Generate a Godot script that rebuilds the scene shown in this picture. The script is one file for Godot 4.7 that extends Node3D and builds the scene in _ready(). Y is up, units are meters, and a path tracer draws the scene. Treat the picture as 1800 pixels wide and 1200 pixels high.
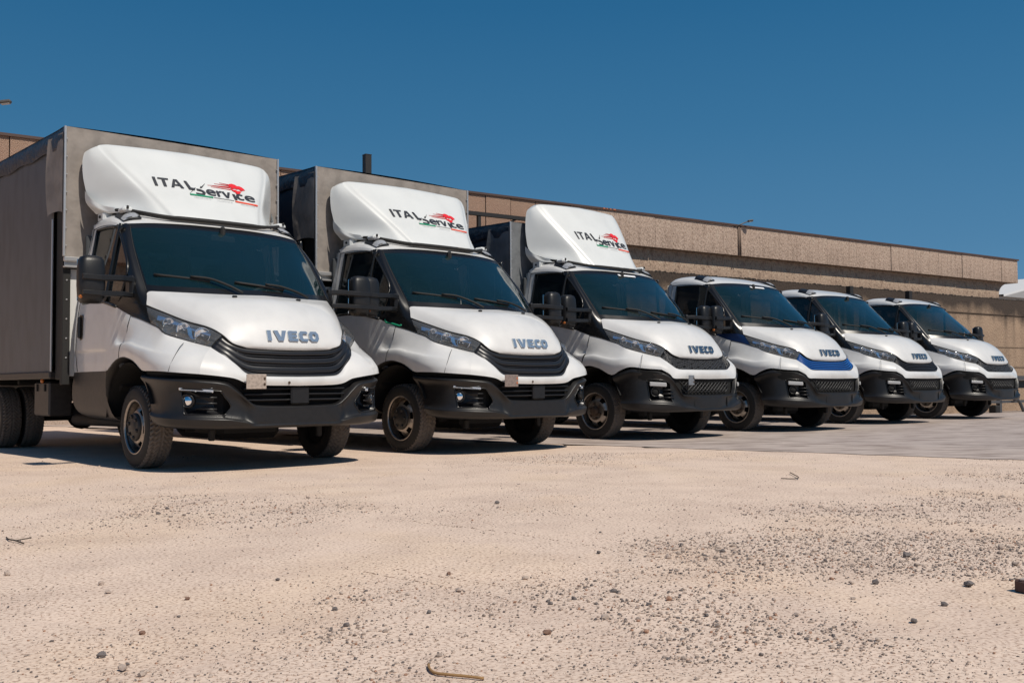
extends Node3D

# ---------------------------------------------------------------- state
var st: SurfaceTool
var sx := 1.0
var meshes := {}
var mats := {}
var used := {}
var rng := RandomNumberGenerator.new()
var noise_a := FastNoiseLite.new()
var noise_b := FastNoiseLite.new()
var noise_c := FastNoiseLite.new()

const WALL_SCALE := 1.5   # scales wall coordinates, layout enlarged about the camera to stand behind the trucks
const WALL_BASE := Vector3(16.2, -0.34, -33.45)
const WALL_ALONG := Vector3(0.817, 0, -0.577)
const WALL_OUT := Vector3(0.577, 0, 0.817)


func _ready() -> void:
	# camera
	var cam := Camera3D.new()
	cam.name = "camera"
	cam.position = Vector3(0, 0.675, 0)
	cam.rotation = Vector3(0.0427, 0, -0.00686)
	cam.fov = 37.43
	cam.near = 0.05
	cam.far = 1500.0
	add_child(cam)
	cam.current = true
	# sky and exposure
	var sky_mat := PanoramaSkyMaterial.new()
	sky_mat.panorama = clear_sky(Vector3(0.510, 1.0, 0.535).normalized())
	var sky := Sky.new()
	sky.sky_material = sky_mat
	var env := Environment.new()
	env.background_mode = Environment.BG_SKY
	env.sky = sky
	env.ambient_light_source = Environment.AMBIENT_SOURCE_SKY
	env.tonemap_mode = Environment.TONE_MAPPER_LINEAR
	env.tonemap_exposure = 1.0
	env.sdfgi_enabled = true
	env.ssao_enabled = true
	env.ssil_enabled = true
	var we := WorldEnvironment.new()
	we.name = "world_environment"
	we.environment = env
	add_child(we)
	# sun
	var sun := DirectionalLight3D.new()
	sun.name = "sun"
	sun.light_energy = 1.3
	sun.light_color = Color(1.0, 0.965, 0.91)
	sun.light_angular_distance = 0.5
	sun.shadow_enabled = true
	sun.basis = Basis.looking_at(Vector3(-0.510, -1.0, -0.535).normalized(), Vector3.UP)
	add_child(sun)

	rng.seed = 7
	noise_a.seed = 3
	noise_a.frequency = 1.0
	noise_b.seed = 11
	noise_b.frequency = 1.0
	noise_b.fractal_type = FastNoiseLite.FRACTAL_FBM
	noise_b.fractal_octaves = 4
	noise_c.seed = 29
	noise_c.frequency = 1.0
	noise_c.noise_type = FastNoiseLite.TYPE_CELLULAR
	make_materials()
	make_ground()
	make_buildings()
	make_trucks()
	make_yard_things()
	make_stones()


# ---------------------------------------------------------------- helpers
# cloudless air: paler towards the horizon, a little brighter on the side of the sun
func clear_sky(to_sun: Vector3) -> ImageTexture:
	var w := 512
	var h := 256
	var im := Image.create(w, h, false, Image.FORMAT_RGBF)
	var at := [0.0, 7.0, 14.0, 21.0, 45.0, 90.0]
	var tone := [Color(0.150, 0.305, 0.455), Color(0.076, 0.212, 0.375), Color(0.041, 0.162, 0.318), Color(0.021, 0.122, 0.268), Color(0.012, 0.083, 0.210), Color(0.009, 0.062, 0.172)]
	for y in h:
		var up := (0.5 - (y + 0.5) / h) * PI
		for x in w:
			var a := ((x + 0.5) / w) * TAU
			var dir := Vector3(-sin(a) * cos(up), sin(up), -cos(a) * cos(up)) * Vector3(-1, 1, 1)
			var deg := rad_to_deg(maxf(up, 0.0))
			var c: Color = tone[5]
			for k in 5:
				if deg <= at[k + 1]:
					var f: float = (deg - at[k]) / (at[k + 1] - at[k])
					c = (tone[k] as Color).lerp(tone[k + 1], f)
					break
			var near := dir.dot(to_sun)
			c *= 1.0 + 0.16 * clampf(near + 0.35, -0.6, 1.0)
			c += Color(1.0, 0.97, 0.92) * 0.5 * pow(clampf(near, 0.0, 1.0), 24.0)
			if up < 0.0:
				c = Color(0.30, 0.25, 0.21)
			im.set_pixel(x, y, c)
	return ImageTexture.create_from_image(im)


func lin(r: float, g: float, b: float) -> Color:
	return Color(r, g, b).linear_to_srgb()


func new_mat(called: String, c: Color, rough: float, metal := 0.0) -> StandardMaterial3D:
	var m := StandardMaterial3D.new()
	m.resource_name = called
	m.albedo_color = c
	m.roughness = rough
	m.metallic = metal
	m.cull_mode = BaseMaterial3D.CULL_DISABLED
	mats[called] = m
	return m


func noise_tex(seed_value: int, freq: float, size: int, colors: Array, stops: Array, octaves := 4, kind := FastNoiseLite.TYPE_SIMPLEX_SMOOTH) -> NoiseTexture2D:
	var n := FastNoiseLite.new()
	n.seed = seed_value
	n.frequency = freq
	n.noise_type = kind
	n.fractal_octaves = octaves
	n.fractal_type = FastNoiseLite.FRACTAL_FBM if octaves > 1 else FastNoiseLite.FRACTAL_NONE
	if kind == FastNoiseLite.TYPE_CELLULAR:
		n.cellular_return_type = FastNoiseLite.RETURN_CELL_VALUE if octaves == 1 else FastNoiseLite.RETURN_DISTANCE
	var t := NoiseTexture2D.new()
	t.noise = n
	t.width = size
	t.height = size
	t.seamless = true
	t.seamless_blend_skirt = 0.2
	var gr := Gradient.new()
	var offs := PackedFloat32Array(stops)
	var cols := PackedColorArray(colors)
	gr.offsets = offs
	gr.colors = cols
	t.color_ramp = gr
	return t


func normal_tex(seed_value: int, freq: float, size: int, strength: float, octaves := 4) -> NoiseTexture2D:
	var n := FastNoiseLite.new()
	n.seed = seed_value
	n.frequency = freq
	n.fractal_octaves = octaves
	var t := NoiseTexture2D.new()
	t.noise = n
	t.width = size
	t.height = size
	t.seamless = true
	t.as_normal_map = true
	t.bump_strength = strength
	return t


func grey(v: float) -> Color:
	return Color(v, v, v)


func triplanar(m: StandardMaterial3D, world: bool, s: Vector3) -> void:
	m.uv1_triplanar = true
	m.uv1_world_triplanar = world
	m.uv1_scale = s


func make_materials() -> void:
	var dust := noise_tex(5, 0.006, 512, [grey(0.955), grey(0.985), grey(1.0)], [0.2, 0.45, 0.7])
	var speck := noise_tex(8, 0.02, 512, [grey(0.86), grey(0.95), grey(1.0)], [0.25, 0.45, 0.65])
	var m := new_mat("white_paint", lin(0.635, 0.63, 0.62), 0.45)
	m.clearcoat_enabled = true
	m.clearcoat = 0.7
	m.clearcoat_roughness = 0.035
	m.albedo_texture = dust
	triplanar(m, false, Vector3.ONE * 1.1)
	m = new_mat("white_gelcoat", lin(0.65, 0.665, 0.655), 0.35)
	m.clearcoat_enabled = true
	m.clearcoat = 0.35
	m.clearcoat_roughness = 0.12
	m.albedo_texture = dust
	triplanar(m, false, Vector3.ONE * 0.6)
	m = new_mat("black_plastic", lin(0.0085, 0.008, 0.0085), 0.42)
	m.albedo_texture = speck
	triplanar(m, false, Vector3.ONE * 1.4)
	m.normal_enabled = true
	m.normal_texture = normal_tex(17, 0.2, 256, 1.0, 2)
	m.normal_scale = 0.15
	m = new_mat("black_gloss", lin(0.008, 0.0078, 0.008), 0.27)
	m = new_mat("sill_plastic", lin(0.030, 0.026, 0.024), 0.5)
	m.albedo_texture = speck
	triplanar(m, false, Vector3.ONE * 1.4)
	m = new_mat("grille_black", lin(0.012, 0.012, 0.014), 0.35)
	m = new_mat("mesh_grey", lin(0.038, 0.038, 0.040), 0.4)
	m = new_mat("dark_void", lin(0.004, 0.004, 0.004), 0.9)
	m = new_mat("rubber_seal", lin(0.012, 0.011, 0.010), 0.7)
	m = new_mat("tyre_side", lin(0.016, 0.015, 0.014), 0.75)
	m.albedo_texture = speck
	triplanar(m, false, Vector3.ONE * 2.0)
	m = new_mat("tyre_tread", lin(0.165, 0.138, 0.115), 0.9)
	m.albedo_texture = speck
	triplanar(m, false, Vector3.ONE * 2.5)
	m = new_mat("steel_rim", lin(0.36, 0.33, 0.30), 0.30, 0.9)
	m.albedo_texture = speck
	triplanar(m, false, Vector3.ONE * 3.0)
	m = new_mat("hub_black", lin(0.02, 0.019, 0.018), 0.5)
	m = new_mat("hub_rust", lin(0.07, 0.045, 0.03), 0.7, 0.3)
	m = new_mat("chassis_dark", lin(0.012, 0.011, 0.010), 0.7)
	m = new_mat("chrome", lin(0.72, 0.74, 0.76), 0.08, 1.0)
	m = new_mat("reflector", lin(0.85, 0.87, 0.9), 0.12, 1.0)
	m = new_mat("badge_blue", lin(0.62, 0.69, 0.74), 0.10, 0.78)
	m = new_mat("badge_dark", lin(0.33, 0.38, 0.42), 0.14, 0.92)
	m = new_mat("glass_tint", lin(0.008, 0.027, 0.032), 0.02)
	m.transparency = BaseMaterial3D.TRANSPARENCY_ALPHA
	m.albedo_color.a = 0.55
	m.metallic_specular = 0.55
	m = new_mat("glass_dark", lin(0.008, 0.012, 0.014), 0.02)
	m.transparency = BaseMaterial3D.TRANSPARENCY_ALPHA
	m.albedo_color.a = 0.86
	m = new_mat("marker_lens", lin(0.30, 0.31, 0.33), 0.08)
	m = new_mat("lamp_grey_bowl", lin(0.055, 0.058, 0.062), 0.25, 0.4)
	m = new_mat("lens_clear", lin(0.9, 0.92, 0.94), 0.02)
	m.transparency = BaseMaterial3D.TRANSPARENCY_ALPHA
	m.albedo_color.a = 0.06
	m = new_mat("mirror_glass", lin(0.8, 0.82, 0.84), 0.03, 1.0)
	m = new_mat("amber_lens", lin(0.40, 0.12, 0.02), 0.25)
	m = new_mat("white_lens", lin(0.42, 0.42, 0.42), 0.12)
	m = new_mat("interior_grey", lin(0.05, 0.055, 0.06), 0.8)
	m = new_mat("headliner", lin(0.16, 0.17, 0.17), 0.9)
	m = new_mat("seat_cloth", lin(0.028, 0.03, 0.034), 0.9)
	m = new_mat("blue_plastic", lin(0.012, 0.085, 0.30), 0.35)
	m = new_mat("dark_blue_trim", lin(0.006, 0.02, 0.075), 0.3)
	m = new_mat("green_print", lin(0.01, 0.27, 0.14), 0.5)
	m = new_mat("red_print", lin(0.66, 0.012, 0.02), 0.5)
	m = new_mat("orange_red_print", lin(0.72, 0.07, 0.025), 0.5)
	m = new_mat("black_print", lin(0.022, 0.024, 0.03), 0.5)
	m = new_mat("grey_print", lin(0.30, 0.31, 0.32), 0.6)
	m = new_mat("white_paper", lin(0.75, 0.76, 0.78), 0.6)
	var cloth := noise_tex(21, 0.012, 512, [grey(0.90), grey(0.97), grey(1.0)], [0.25, 0.5, 0.75])
	m = new_mat("canvas_grey", lin(0.27, 0.238, 0.212), 0.75)
	m.albedo_texture = cloth
	triplanar(m, false, Vector3.ONE * 0.7)
	m.normal_enabled = true
	m.normal_texture = normal_tex(31, 0.012, 512, 6.0, 3)
	m.normal_scale = 0.35
	m = new_mat("canvas_cool", lin(0.155, 0.165, 0.175), 0.7)
	m.albedo_texture = cloth
	triplanar(m, false, Vector3.ONE * 0.7)
	m.normal_enabled = true
	m.normal_texture = normal_tex(33, 0.012, 512, 6.0, 3)
	m.normal_scale = 0.35
	m = new_mat("curtain_grey", lin(0.088, 0.094, 0.106), 0.5)
	m.albedo_texture = cloth
	triplanar(m, false, Vector3(0.6, 0.25, 0.6))
	m = new_mat("curtain_navy", lin(0.018, 0.030, 0.048), 0.5)
	m.albedo_texture = cloth
	triplanar(m, false, Vector3(0.6, 0.25, 0.6))
	m = new_mat("tarp_dark", lin(0.022, 0.030, 0.042), 0.42)
	m.normal_enabled = true
	m.normal_texture = normal_tex(35, 0.03, 256, 8.0, 3)
	m.normal_scale = 0.25
	triplanar(m, false, Vector3.ONE * 1.2)
	m = new_mat("aluminium", lin(0.55, 0.54, 0.53), 0.4, 0.7)
	m = new_mat("panel_white", lin(0.62, 0.62, 0.60), 0.5)
	m = new_mat("plate_dusty", lin(0.40, 0.33, 0.28), 0.6)
	m.albedo_texture = speck
	triplanar(m, false, Vector3.ONE * 3.0)
	m = new_mat("plate_brown", lin(0.23, 0.18, 0.16), 0.55)
	m.albedo_texture = speck
	triplanar(m, false, Vector3.ONE * 3.0)
	m = new_mat("plate_grey", lin(0.30, 0.31, 0.33), 0.35, 0.5)
	m.albedo_texture = speck
	triplanar(m, false, Vector3.ONE * 3.0)
	m = new_mat("rust_orange", lin(0.42, 0.13, 0.05), 0.5)
	m = new_mat("steel_painted", lin(0.075, 0.075, 0.08), 0.5, 0.2)
	m = new_mat("flue_black", lin(0.014, 0.013, 0.013), 0.6)
	m = new_mat("lamp_grey", lin(0.10, 0.09, 0.08), 0.5, 0.2)
	m = new_mat("coping_brown", lin(0.075, 0.042, 0.032), 0.6)
	m = new_mat("flatbed_grey", lin(0.20, 0.21, 0.22), 0.5, 0.3)
	# concrete of the buildings
	var marks := noise_tex(41, 0.05, 1024, [Color(0.78, 0.75, 0.73), Color(0.94, 0.93, 0.92), Color(1, 1, 1)], [0.20, 0.40, 0.62], 5)
	m = new_mat("board_concrete", lin(0.46, 0.36, 0.295), 0.9)
	m.vertex_color_use_as_albedo = true
	m.albedo_texture = marks
	m.uv1_scale = Vector3(0.75, 0.31, 1)
	m.normal_enabled = true
	m.normal_texture = normal_tex(43, 0.09, 512, 6.0, 4)
	m.normal_scale = 0.25
	var pebble_dash := noise_tex(45, 0.11, 1024, [Color(0.42, 0.36, 0.33), Color(0.80, 0.74, 0.70), Color(1, 1, 1)], [0.25, 0.48, 0.72], 2)
	m = new_mat("pebble_dash", lin(0.55, 0.40, 0.315), 0.95)
	m.vertex_color_use_as_albedo = true
	m.albedo_texture = pebble_dash
	m.uv1_scale = Vector3(1.1, 1.1, 1)
	m.normal_enabled = true
	m.normal_texture = normal_tex(47, 0.12, 512, 8.0, 2)
	m.normal_scale = 0.5
	m = new_mat("joint_dark", lin(0.035, 0.028, 0.022), 0.9)
	# ground
	var grit := noise_tex(51, 0.05, 2048, [Color(0.70, 0.66, 0.63), Color(0.91, 0.89, 0.88), Color(0.98, 0.975, 0.97), Color(1, 1, 1)], [0.18, 0.34, 0.50, 0.8], 5)
	m = new_mat("dirt", lin(0.745, 0.588, 0.478), 0.95)
	m.vertex_color_use_as_albedo = true
	m.albedo_texture = grit
	m.uv1_scale = Vector3(0.55, 0.55, 1)
	m.normal_enabled = true
	m.normal_texture = normal_tex(53, 0.05, 1024, 10.0, 5)
	m.normal_scale = 0.12
	m.detail_enabled = true
	m.detail_blend_mode = BaseMaterial3D.BLEND_MODE_MUL
	m.detail_albedo = noise_tex(55, 0.012, 1024, [Color(0.955, 0.95, 0.95), Color(0.985, 0.985, 0.985), Color(1, 1, 1)], [0.25, 0.5, 0.75], 6)
	m.detail_uv_layer = BaseMaterial3D.DETAIL_UV_2
	m = new_mat("slab_concrete", lin(0.47, 0.392, 0.345), 0.8)
	m.vertex_color_use_as_albedo = true
	m.albedo_texture = noise_tex(57, 0.012, 1024, [Color(0.80, 0.78, 0.77), Color(0.94, 0.93, 0.93), Color(1, 1, 1)], [0.25, 0.5, 0.75], 6)
	m.uv1_scale = Vector3(0.11, 0.30, 1)
	m.normal_enabled = true
	m.normal_texture = normal_tex(59, 0.06, 512, 5.0, 5)
	m.normal_scale = 0.25
	m = new_mat("stone", lin(0.42, 0.35, 0.31), 0.9)
	m.vertex_color_use_as_albedo = true
	m = new_mat("dry_stalk", lin(0.30, 0.17, 0.07), 0.8)
	m = new_mat("dark_twig", lin(0.06, 0.045, 0.035), 0.9)
	m = new_mat("brick_brown", lin(0.10, 0.055, 0.045), 0.9)
	m = new_mat("shed_white", lin(0.50, 0.50, 0.51), 0.5)
	m = new_mat("shed_grey", lin(0.27, 0.275, 0.285), 0.7)


func beg() -> void:
	st = SurfaceTool.new()
	st.begin(Mesh.PRIMITIVE_TRIANGLES)
	st.set_smooth_group(0)


func fin() -> ArrayMesh:
	st.generate_normals()
	return st.commit()


func soft() -> void:
	st.set_smooth_group(0)


func hard() -> void:
	st.set_smooth_group(0xFFFFFFFF)


func quad(a: Vector3, b: Vector3, c: Vector3, d: Vector3) -> void:
	st.add_vertex(a); st.add_vertex(c); st.add_vertex(b)
	st.add_vertex(a); st.add_vertex(d); st.add_vertex(c)


func tri(a: Vector3, b: Vector3, c: Vector3) -> void:
	st.add_vertex(a); st.add_vertex(c); st.add_vertex(b)


# a control row like [[x, y, z], ...] in truck axes: x towards the truck's right side, y up, z forward
func crow(r: Array) -> Array:
	var out := []
	for q in r:
		out.append(Vector3(-sx * q[0], q[1], q[2]))
	return out


func curve(c: Array, n: int) -> Array:
	var out := []
	var last := c.size() - 1
	for i in last:
		var p1: Vector3 = c[i]
		var p2: Vector3 = c[i + 1]
		var p0: Vector3 = c[i - 1] if i > 0 else p1 * 2.0 - p2
		var p3: Vector3 = c[i + 2] if i + 2 <= last else p2 * 2.0 - p1
		for k in n:
			out.append(p1.cubic_interpolate(p2, p0, p3, float(k) / n))
	out.append(c[last])
	return out


# bicubic sheet through control rows
func sheet(rows: Array, nu: int, nv: int) -> Array:
	var fine := []
	for r in rows:
		fine.append(curve(crow(r), nu))
	var cols := []
	for j in fine[0].size():
		var c := []
		for i in fine.size():
			c.append(fine[i][j])
		cols.append(curve(c, nv))
	var g := []
	for i in cols[0].size():
		var line := []
		for j in cols.size():
			line.append(cols[j][i])
		g.append(line)
	return g


func emit(g: Array, skip: Variant = null) -> void:
	for i in g.size() - 1:
		for j in g[i].size() - 1:
			if skip != null and (skip as Callable).call(i, j):
				continue
			if sx > 0:
				quad(g[i][j], g[i][j + 1], g[i + 1][j + 1], g[i + 1][j])
			else:
				quad(g[i][j], g[i + 1][j], g[i + 1][j + 1], g[i][j + 1])


func both_sides(rows: Array, nu: int, nv: int, skip: Variant = null) -> ArrayMesh:
	beg()
	for s in [1.0, -1.0]:
		sx = s
		emit(sheet(rows, nu, nv), skip)
	sx = 1.0
	return fin()


func one_side(rows: Array, nu: int, nv: int, s: float, skip: Variant = null) -> ArrayMesh:
	beg()
	sx = s
	emit(sheet(rows, nu, nv), skip)
	sx = 1.0
	return fin()


func tube(path: Array, r: float, sides := 6, closed := false) -> void:
	var rings := []
	var n := path.size()
	var up := Vector3.UP
	for i in n:
		var t: Vector3
		if closed:
			t = path[(i + 1) % n] - path[(i + n - 1) % n]
		else:
			t = path[mini(i + 1, n - 1)] - path[maxi(i - 1, 0)]
		t = t.normalized()
		var a := up.cross(t)
		if a.length() < 0.1:
			a = Vector3.RIGHT.cross(t)
		a = a.normalized()
		var b := t.cross(a)
		var ring := []
		for k in sides:
			var an := TAU * k / sides
			ring.append(path[i] + (a * cos(an) + b * sin(an)) * r)
		rings.append(ring)
	for i in (n if closed else n - 1):
		var r0: Array = rings[i]
		var r1: Array = rings[(i + 1) % n]
		for k in sides:
			quad(r0[k], r0[(k + 1) % sides], r1[(k + 1) % sides], r1[k])
	if not closed:
		for k in range(1, sides - 1):
			tri(rings[0][0], rings[0][k + 1], rings[0][k])
			tri(rings[n - 1][0], rings[n - 1][k], rings[n - 1][k + 1])


# sweeps a closed profile (x along "across", y along "out") down a path with given frames
func sweep(path: Array, across: Array, outs: Array, prof: Array) -> void:
	var rings := []
	for i in path.size():
		var ring := []
		for q in prof:
			ring.append(path[i] + across[i] * q[0] + outs[i] * q[1])
		rings.append(ring)
	var m := prof.size()
	for i in path.size() - 1:
		for k in m:
			quad(rings[i][k], rings[i][(k + 1) % m], rings[i + 1][(k + 1) % m], rings[i + 1][k])
	for k in range(1, m - 1):
		tri(rings[0][0], rings[0][k + 1], rings[0][k])
		tri(rings[-1][0], rings[-1][k], rings[-1][k + 1])


# chamfered box
func rbox(c: Vector3, size: Vector3, bev := 0.01, b := Basis.IDENTITY) -> void:
	var h := size * 0.5
	bev = minf(bev, minf(h.x, minf(h.y, h.z)) * 0.9)
	var i := h - Vector3.ONE * bev
	hard()
	for ax in 3:
		var u := (ax + 1) % 3
		var v := (ax + 2) % 3
		for s in [-1.0, 1.0]:
			var q := []
			for k in [[-1, -1], [1, -1], [1, 1], [-1, 1]]:
				var p := Vector3.ZERO
				p[ax] = s * h[ax]
				p[u] = k[0] * i[u]
				p[v] = k[1] * i[v]
				q.append(c + b * p)
			if s > 0:
				quad(q[0], q[1], q[2], q[3])
			else:
				quad(q[0], q[3], q[2], q[1])
		for su in [-1.0, 1.0]:
			for sv in [-1.0, 1.0]:
				var q := []
				for k in [[-1, 0], [1, 0], [1, 1], [-1, 1]]:
					var p := Vector3.ZERO
					p[ax] = k[0] * i[ax]
					p[u] = su * (h[u] if k[1] == 0 else i[u])
					p[v] = sv * (i[v] if k[1] == 0 else h[v])
					q.append(c + b * p)
				if su * sv > 0:
					quad(q[0], q[1], q[2], q[3])
				else:
					quad(q[0], q[3], q[2], q[1])
	for a in [-1.0, 1.0]:
		for d in [-1.0, 1.0]:
			for e in [-1.0, 1.0]:
				var p0 := c + b * Vector3(a * h.x, d * i.y, e * i.z)
				var p1 := c + b * Vector3(a * i.x, d * h.y, e * i.z)
				var p2 := c + b * Vector3(a * i.x, d * i.y, e * h.z)
				if a * d * e > 0:
					tri(p0, p1, p2)
				else:
					tri(p0, p2, p1)
	soft()


# profile of [along axis, radius] pairs turned about local Y of t
func lathe(prof: Array, t: Transform3D, segs := 32, crisp := false) -> void:
	for k in prof.size() - 1:
		if crisp:
			st.set_smooth_group(k + 1)
		for s in segs:
			var a0 := TAU * s / segs
			var a1 := TAU * (s + 1) / segs
			var p := prof[k] as Array
			var q := prof[k + 1] as Array
			var v00 := t * Vector3(cos(a0) * p[1], p[0], sin(a0) * p[1])
			var v01 := t * Vector3(cos(a1) * p[1], p[0], sin(a1) * p[1])
			var v10 := t * Vector3(cos(a0) * q[1], q[0], sin(a0) * q[1])
			var v11 := t * Vector3(cos(a1) * q[1], q[0], sin(a1) * q[1])
			if p[1] < 1e-5:
				tri(v00, v11, v10)
			elif q[1] < 1e-5:
				tri(v00, v01, v10)
			else:
				quad(v00, v01, v11, v10)
	soft()


func mesh_node(called: String, mesh: Mesh, mat: Material, parent: Node) -> MeshInstance3D:
	var o := MeshInstance3D.new()
	o.name = called
	o.mesh = mesh
	o.material_override = mat
	parent.add_child(o, true)
	return o


func numbered(called: String) -> String:
	if not used.has(called):
		used[called] = 0
		return called
	used[called] += 1
	return "%s_%03d" % [called, used[called]]


func thing(called: String, label: String, category: String, at := Vector3.ZERO, group := "") -> Node3D:
	var o := Node3D.new()
	o.name = numbered(called)
	add_child(o)
	o.position = at
	tag(o, label, category, group)
	return o


func tag(o: Node, label: String, category: String, group := "") -> void:
	o.set_meta("label", label)
	o.set_meta("category", category)
	if group:
		o.set_meta("group", group)


func struct(called: String, mesh: Mesh, mat: Material) -> MeshInstance3D:
	var o := MeshInstance3D.new()
	o.name = numbered(called)
	o.mesh = mesh
	o.material_override = mat
	add_child(o)
	o.set_meta("kind", "structure")
	return o


func wall_point(s: float, y: float, off: float) -> Vector3:
	return WALL_BASE + (WALL_ALONG * s + WALL_OUT * off + Vector3.UP * y) * WALL_SCALE


# ---------------------------------------------------------------- trucks
# curves of the body, in truck axes (x towards its right side), shared by panels that meet
const FENDER_TOP := [[0.963, 1.272, -0.05], [0.937, 1.235, 0.10], [0.913, 1.19, 0.25], [0.895, 1.152, 0.37], [0.885, 1.10, 0.475], [0.80, 1.055, 0.585], [0.70, 1.013, 0.705], [0.648, 0.988, 0.795]]
const FENDER_LOW := [[1.03, 0.92, -0.13], [1.03, 0.923, 0.0], [1.02, 0.885, 0.16], [1.01, 0.812, 0.31], [1.012, 0.803, 0.47], [0.998, 0.797, 0.655], [0.928, 0.785, 0.82], [0.80, 0.772, 0.93]]


func fender_columns(old: bool) -> Array:
	var c := [
		[[0.963, 1.272, -0.05], [0.985, 1.18, -0.055], [1.0, 1.095, -0.06], [1.03, 1.03, -0.085], [1.037, 0.975, -0.11], [1.03, 0.92, -0.13]],
		[[0.937, 1.235, 0.10], [0.96, 1.16, 0.10], [0.985, 1.088, 0.09], [1.032, 1.03, 0.07], [1.042, 0.98, 0.04], [1.03, 0.923, 0.0]],
		[[0.913, 1.19, 0.25], [0.935, 1.125, 0.25], [0.965, 1.065, 0.24], [1.025, 1.0, 0.22], [1.038, 0.95, 0.19], [1.02, 0.885, 0.16]],
		[[0.895, 1.152, 0.37], [0.915, 1.10, 0.385], [0.95, 1.045, 0.38], [1.015, 0.975, 0.36], [1.03, 0.91, 0.335], [1.01, 0.812, 0.31]],
		[[0.885, 1.10, 0.475], [0.905, 1.06, 0.49], [0.935, 1.02, 0.50], [1.0, 0.95, 0.50], [1.025, 0.88, 0.49], [1.012, 0.803, 0.47]],
		[[0.80, 1.055, 0.585], [0.84, 1.03, 0.605], [0.885, 0.995, 0.63], [0.955, 0.93, 0.65], [0.99, 0.86, 0.66], [0.998, 0.797, 0.655]],
		[[0.70, 1.013, 0.705], [0.75, 0.99, 0.735], [0.80, 0.96, 0.765], [0.87, 0.90, 0.80], [0.915, 0.84, 0.815], [0.928, 0.785, 0.82]],
		[[0.648, 0.988, 0.795], [0.68, 0.965, 0.825], [0.715, 0.935, 0.855], [0.76, 0.88, 0.895], [0.79, 0.825, 0.92], [0.80, 0.772, 0.93]],
		[[0.58, 0.915, 0.90], [0.595, 0.895, 0.915], [0.61, 0.875, 0.932], [0.63, 0.84, 0.957], [0.642, 0.80, 0.975], [0.647, 0.754, 0.988]],
		[[0.50, 0.845, 0.94], [0.505, 0.83, 0.955], [0.51, 0.815, 0.968], [0.52, 0.79, 0.982], [0.527, 0.765, 0.992], [0.533, 0.735, 0.998]],
		[[0.42, 0.775, 0.968], [0.423, 0.768, 0.985], [0.426, 0.757, 0.998], [0.43, 0.74, 1.006], [0.433, 0.72, 1.009], [0.436, 0.697, 1.008]],
		[[0.30, 0.757, 0.993], [0.30, 0.753, 1.012], [0.30, 0.745, 1.024], [0.30, 0.728, 1.03], [0.30, 0.708, 1.03], [0.30, 0.683, 1.024]],
		[[0.0, 0.752, 1.010], [0.0, 0.748, 1.03], [0.0, 0.74, 1.042], [0.0, 0.722, 1.048], [0.0, 0.70, 1.047], [0.0, 0.678, 1.04]],
	]
	for i in 7:
		var e: Array = c[i][3]
		c[i][2] = [e[0] - 0.030, e[1] + 0.026, e[2] - 0.010]
	if old:
		var tops := {8: [0.605, 0.914, 0.894], 9: [0.52, 0.858, 0.925], 10: [0.45, 0.842, 0.94], 11: [0.30, 0.839, 0.966], 12: [0.0, 0.837, 0.982]}
		var lows := {0: [1.03, 0.885, -0.13], 1: [1.03, 0.898, 0.0], 2: [1.02, 0.86, 0.16], 3: [1.01, 0.782, 0.345], 4: [0.997, 0.833, 0.472], 5: [0.962, 0.872, 0.60], 6: [0.875, 0.853, 0.755], 7: [0.735, 0.838, 0.89], 8: [0.655, 0.787, 0.945], 9: [0.605, 0.737, 0.965], 10: [0.48, 0.732, 0.982], 11: [0.30, 0.729, 0.998], 12: [0.0, 0.726, 1.01]}
		for i in 13:
			var t0: Array = c[i][0]
			var b0: Array = c[i][5]
			var t1: Array = tops.get(i, t0)
			var b1: Array = lows.get(i, b0)
			var k := clampf((t1[1] - b1[1]) / maxf(t0[1] - b0[1], 0.02), 0.2, 1.0)
			var fresh := []
			for j in 6:
				var f := j / 5.0
				var q := []
				for a in 3:
					q.append(lerpf(t1[a], b1[a], f) + (c[i][j][a] - lerpf(t0[a], b0[a], f)) * k)
				fresh.append(q)
			c[i] = fresh
	return c


func transpose(cols: Array) -> Array:
	var rows := []
	for j in cols[0].size():
		var r := []
		for i in cols.size():
			r.append(cols[i][j])
		rows.append(r)
	return rows


func hood_rows() -> Array:
	return [
		[[0, 1.455, 0.44], [0.3, 1.45, 0.40], [0.6, 1.459, 0.27], [0.79, 1.470, 0.125], [0.868, 1.462, 0.055], [0.898, 1.348, 0.12]],
		[[0, 1.40, 0.60], [0.3, 1.393, 0.57], [0.57, 1.388, 0.47], [0.73, 1.370, 0.36], [0.797, 1.335, 0.30], [0.815, 1.277, 0.31]],
		[[0, 1.32, 0.72], [0.28, 1.312, 0.70], [0.52, 1.296, 0.64], [0.65, 1.268, 0.57], [0.705, 1.238, 0.52], [0.72, 1.202, 0.512]],
		[[0, 1.235, 0.808], [0.27, 1.226, 0.79], [0.47, 1.209, 0.75], [0.565, 1.192, 0.71], [0.612, 1.172, 0.69], [0.626, 1.149, 0.692]],
		[[0, 1.15, 0.862], [0.25, 1.145, 0.847], [0.42, 1.138, 0.82], [0.50, 1.126, 0.80], [0.546, 1.108, 0.788], [0.56, 1.092, 0.79]],
		[[0, 1.06, 0.896], [0.22, 1.06, 0.886], [0.37, 1.058, 0.872], [0.44, 1.05, 0.862], [0.487, 1.036, 0.857], [0.50, 1.02, 0.857]],
		[[0, 1.0, 0.912], [0.18, 1.0, 0.905], [0.30, 1.002, 0.896], [0.36, 1.0, 0.886], [0.395, 0.994, 0.878], [0.405, 0.988, 0.872]],
		[[0, 0.966, 0.898], [0.15, 0.968, 0.893], [0.26, 0.972, 0.886], [0.33, 0.976, 0.88], [0.365, 0.979, 0.875], [0.380, 0.982, 0.87]],
	]


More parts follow.
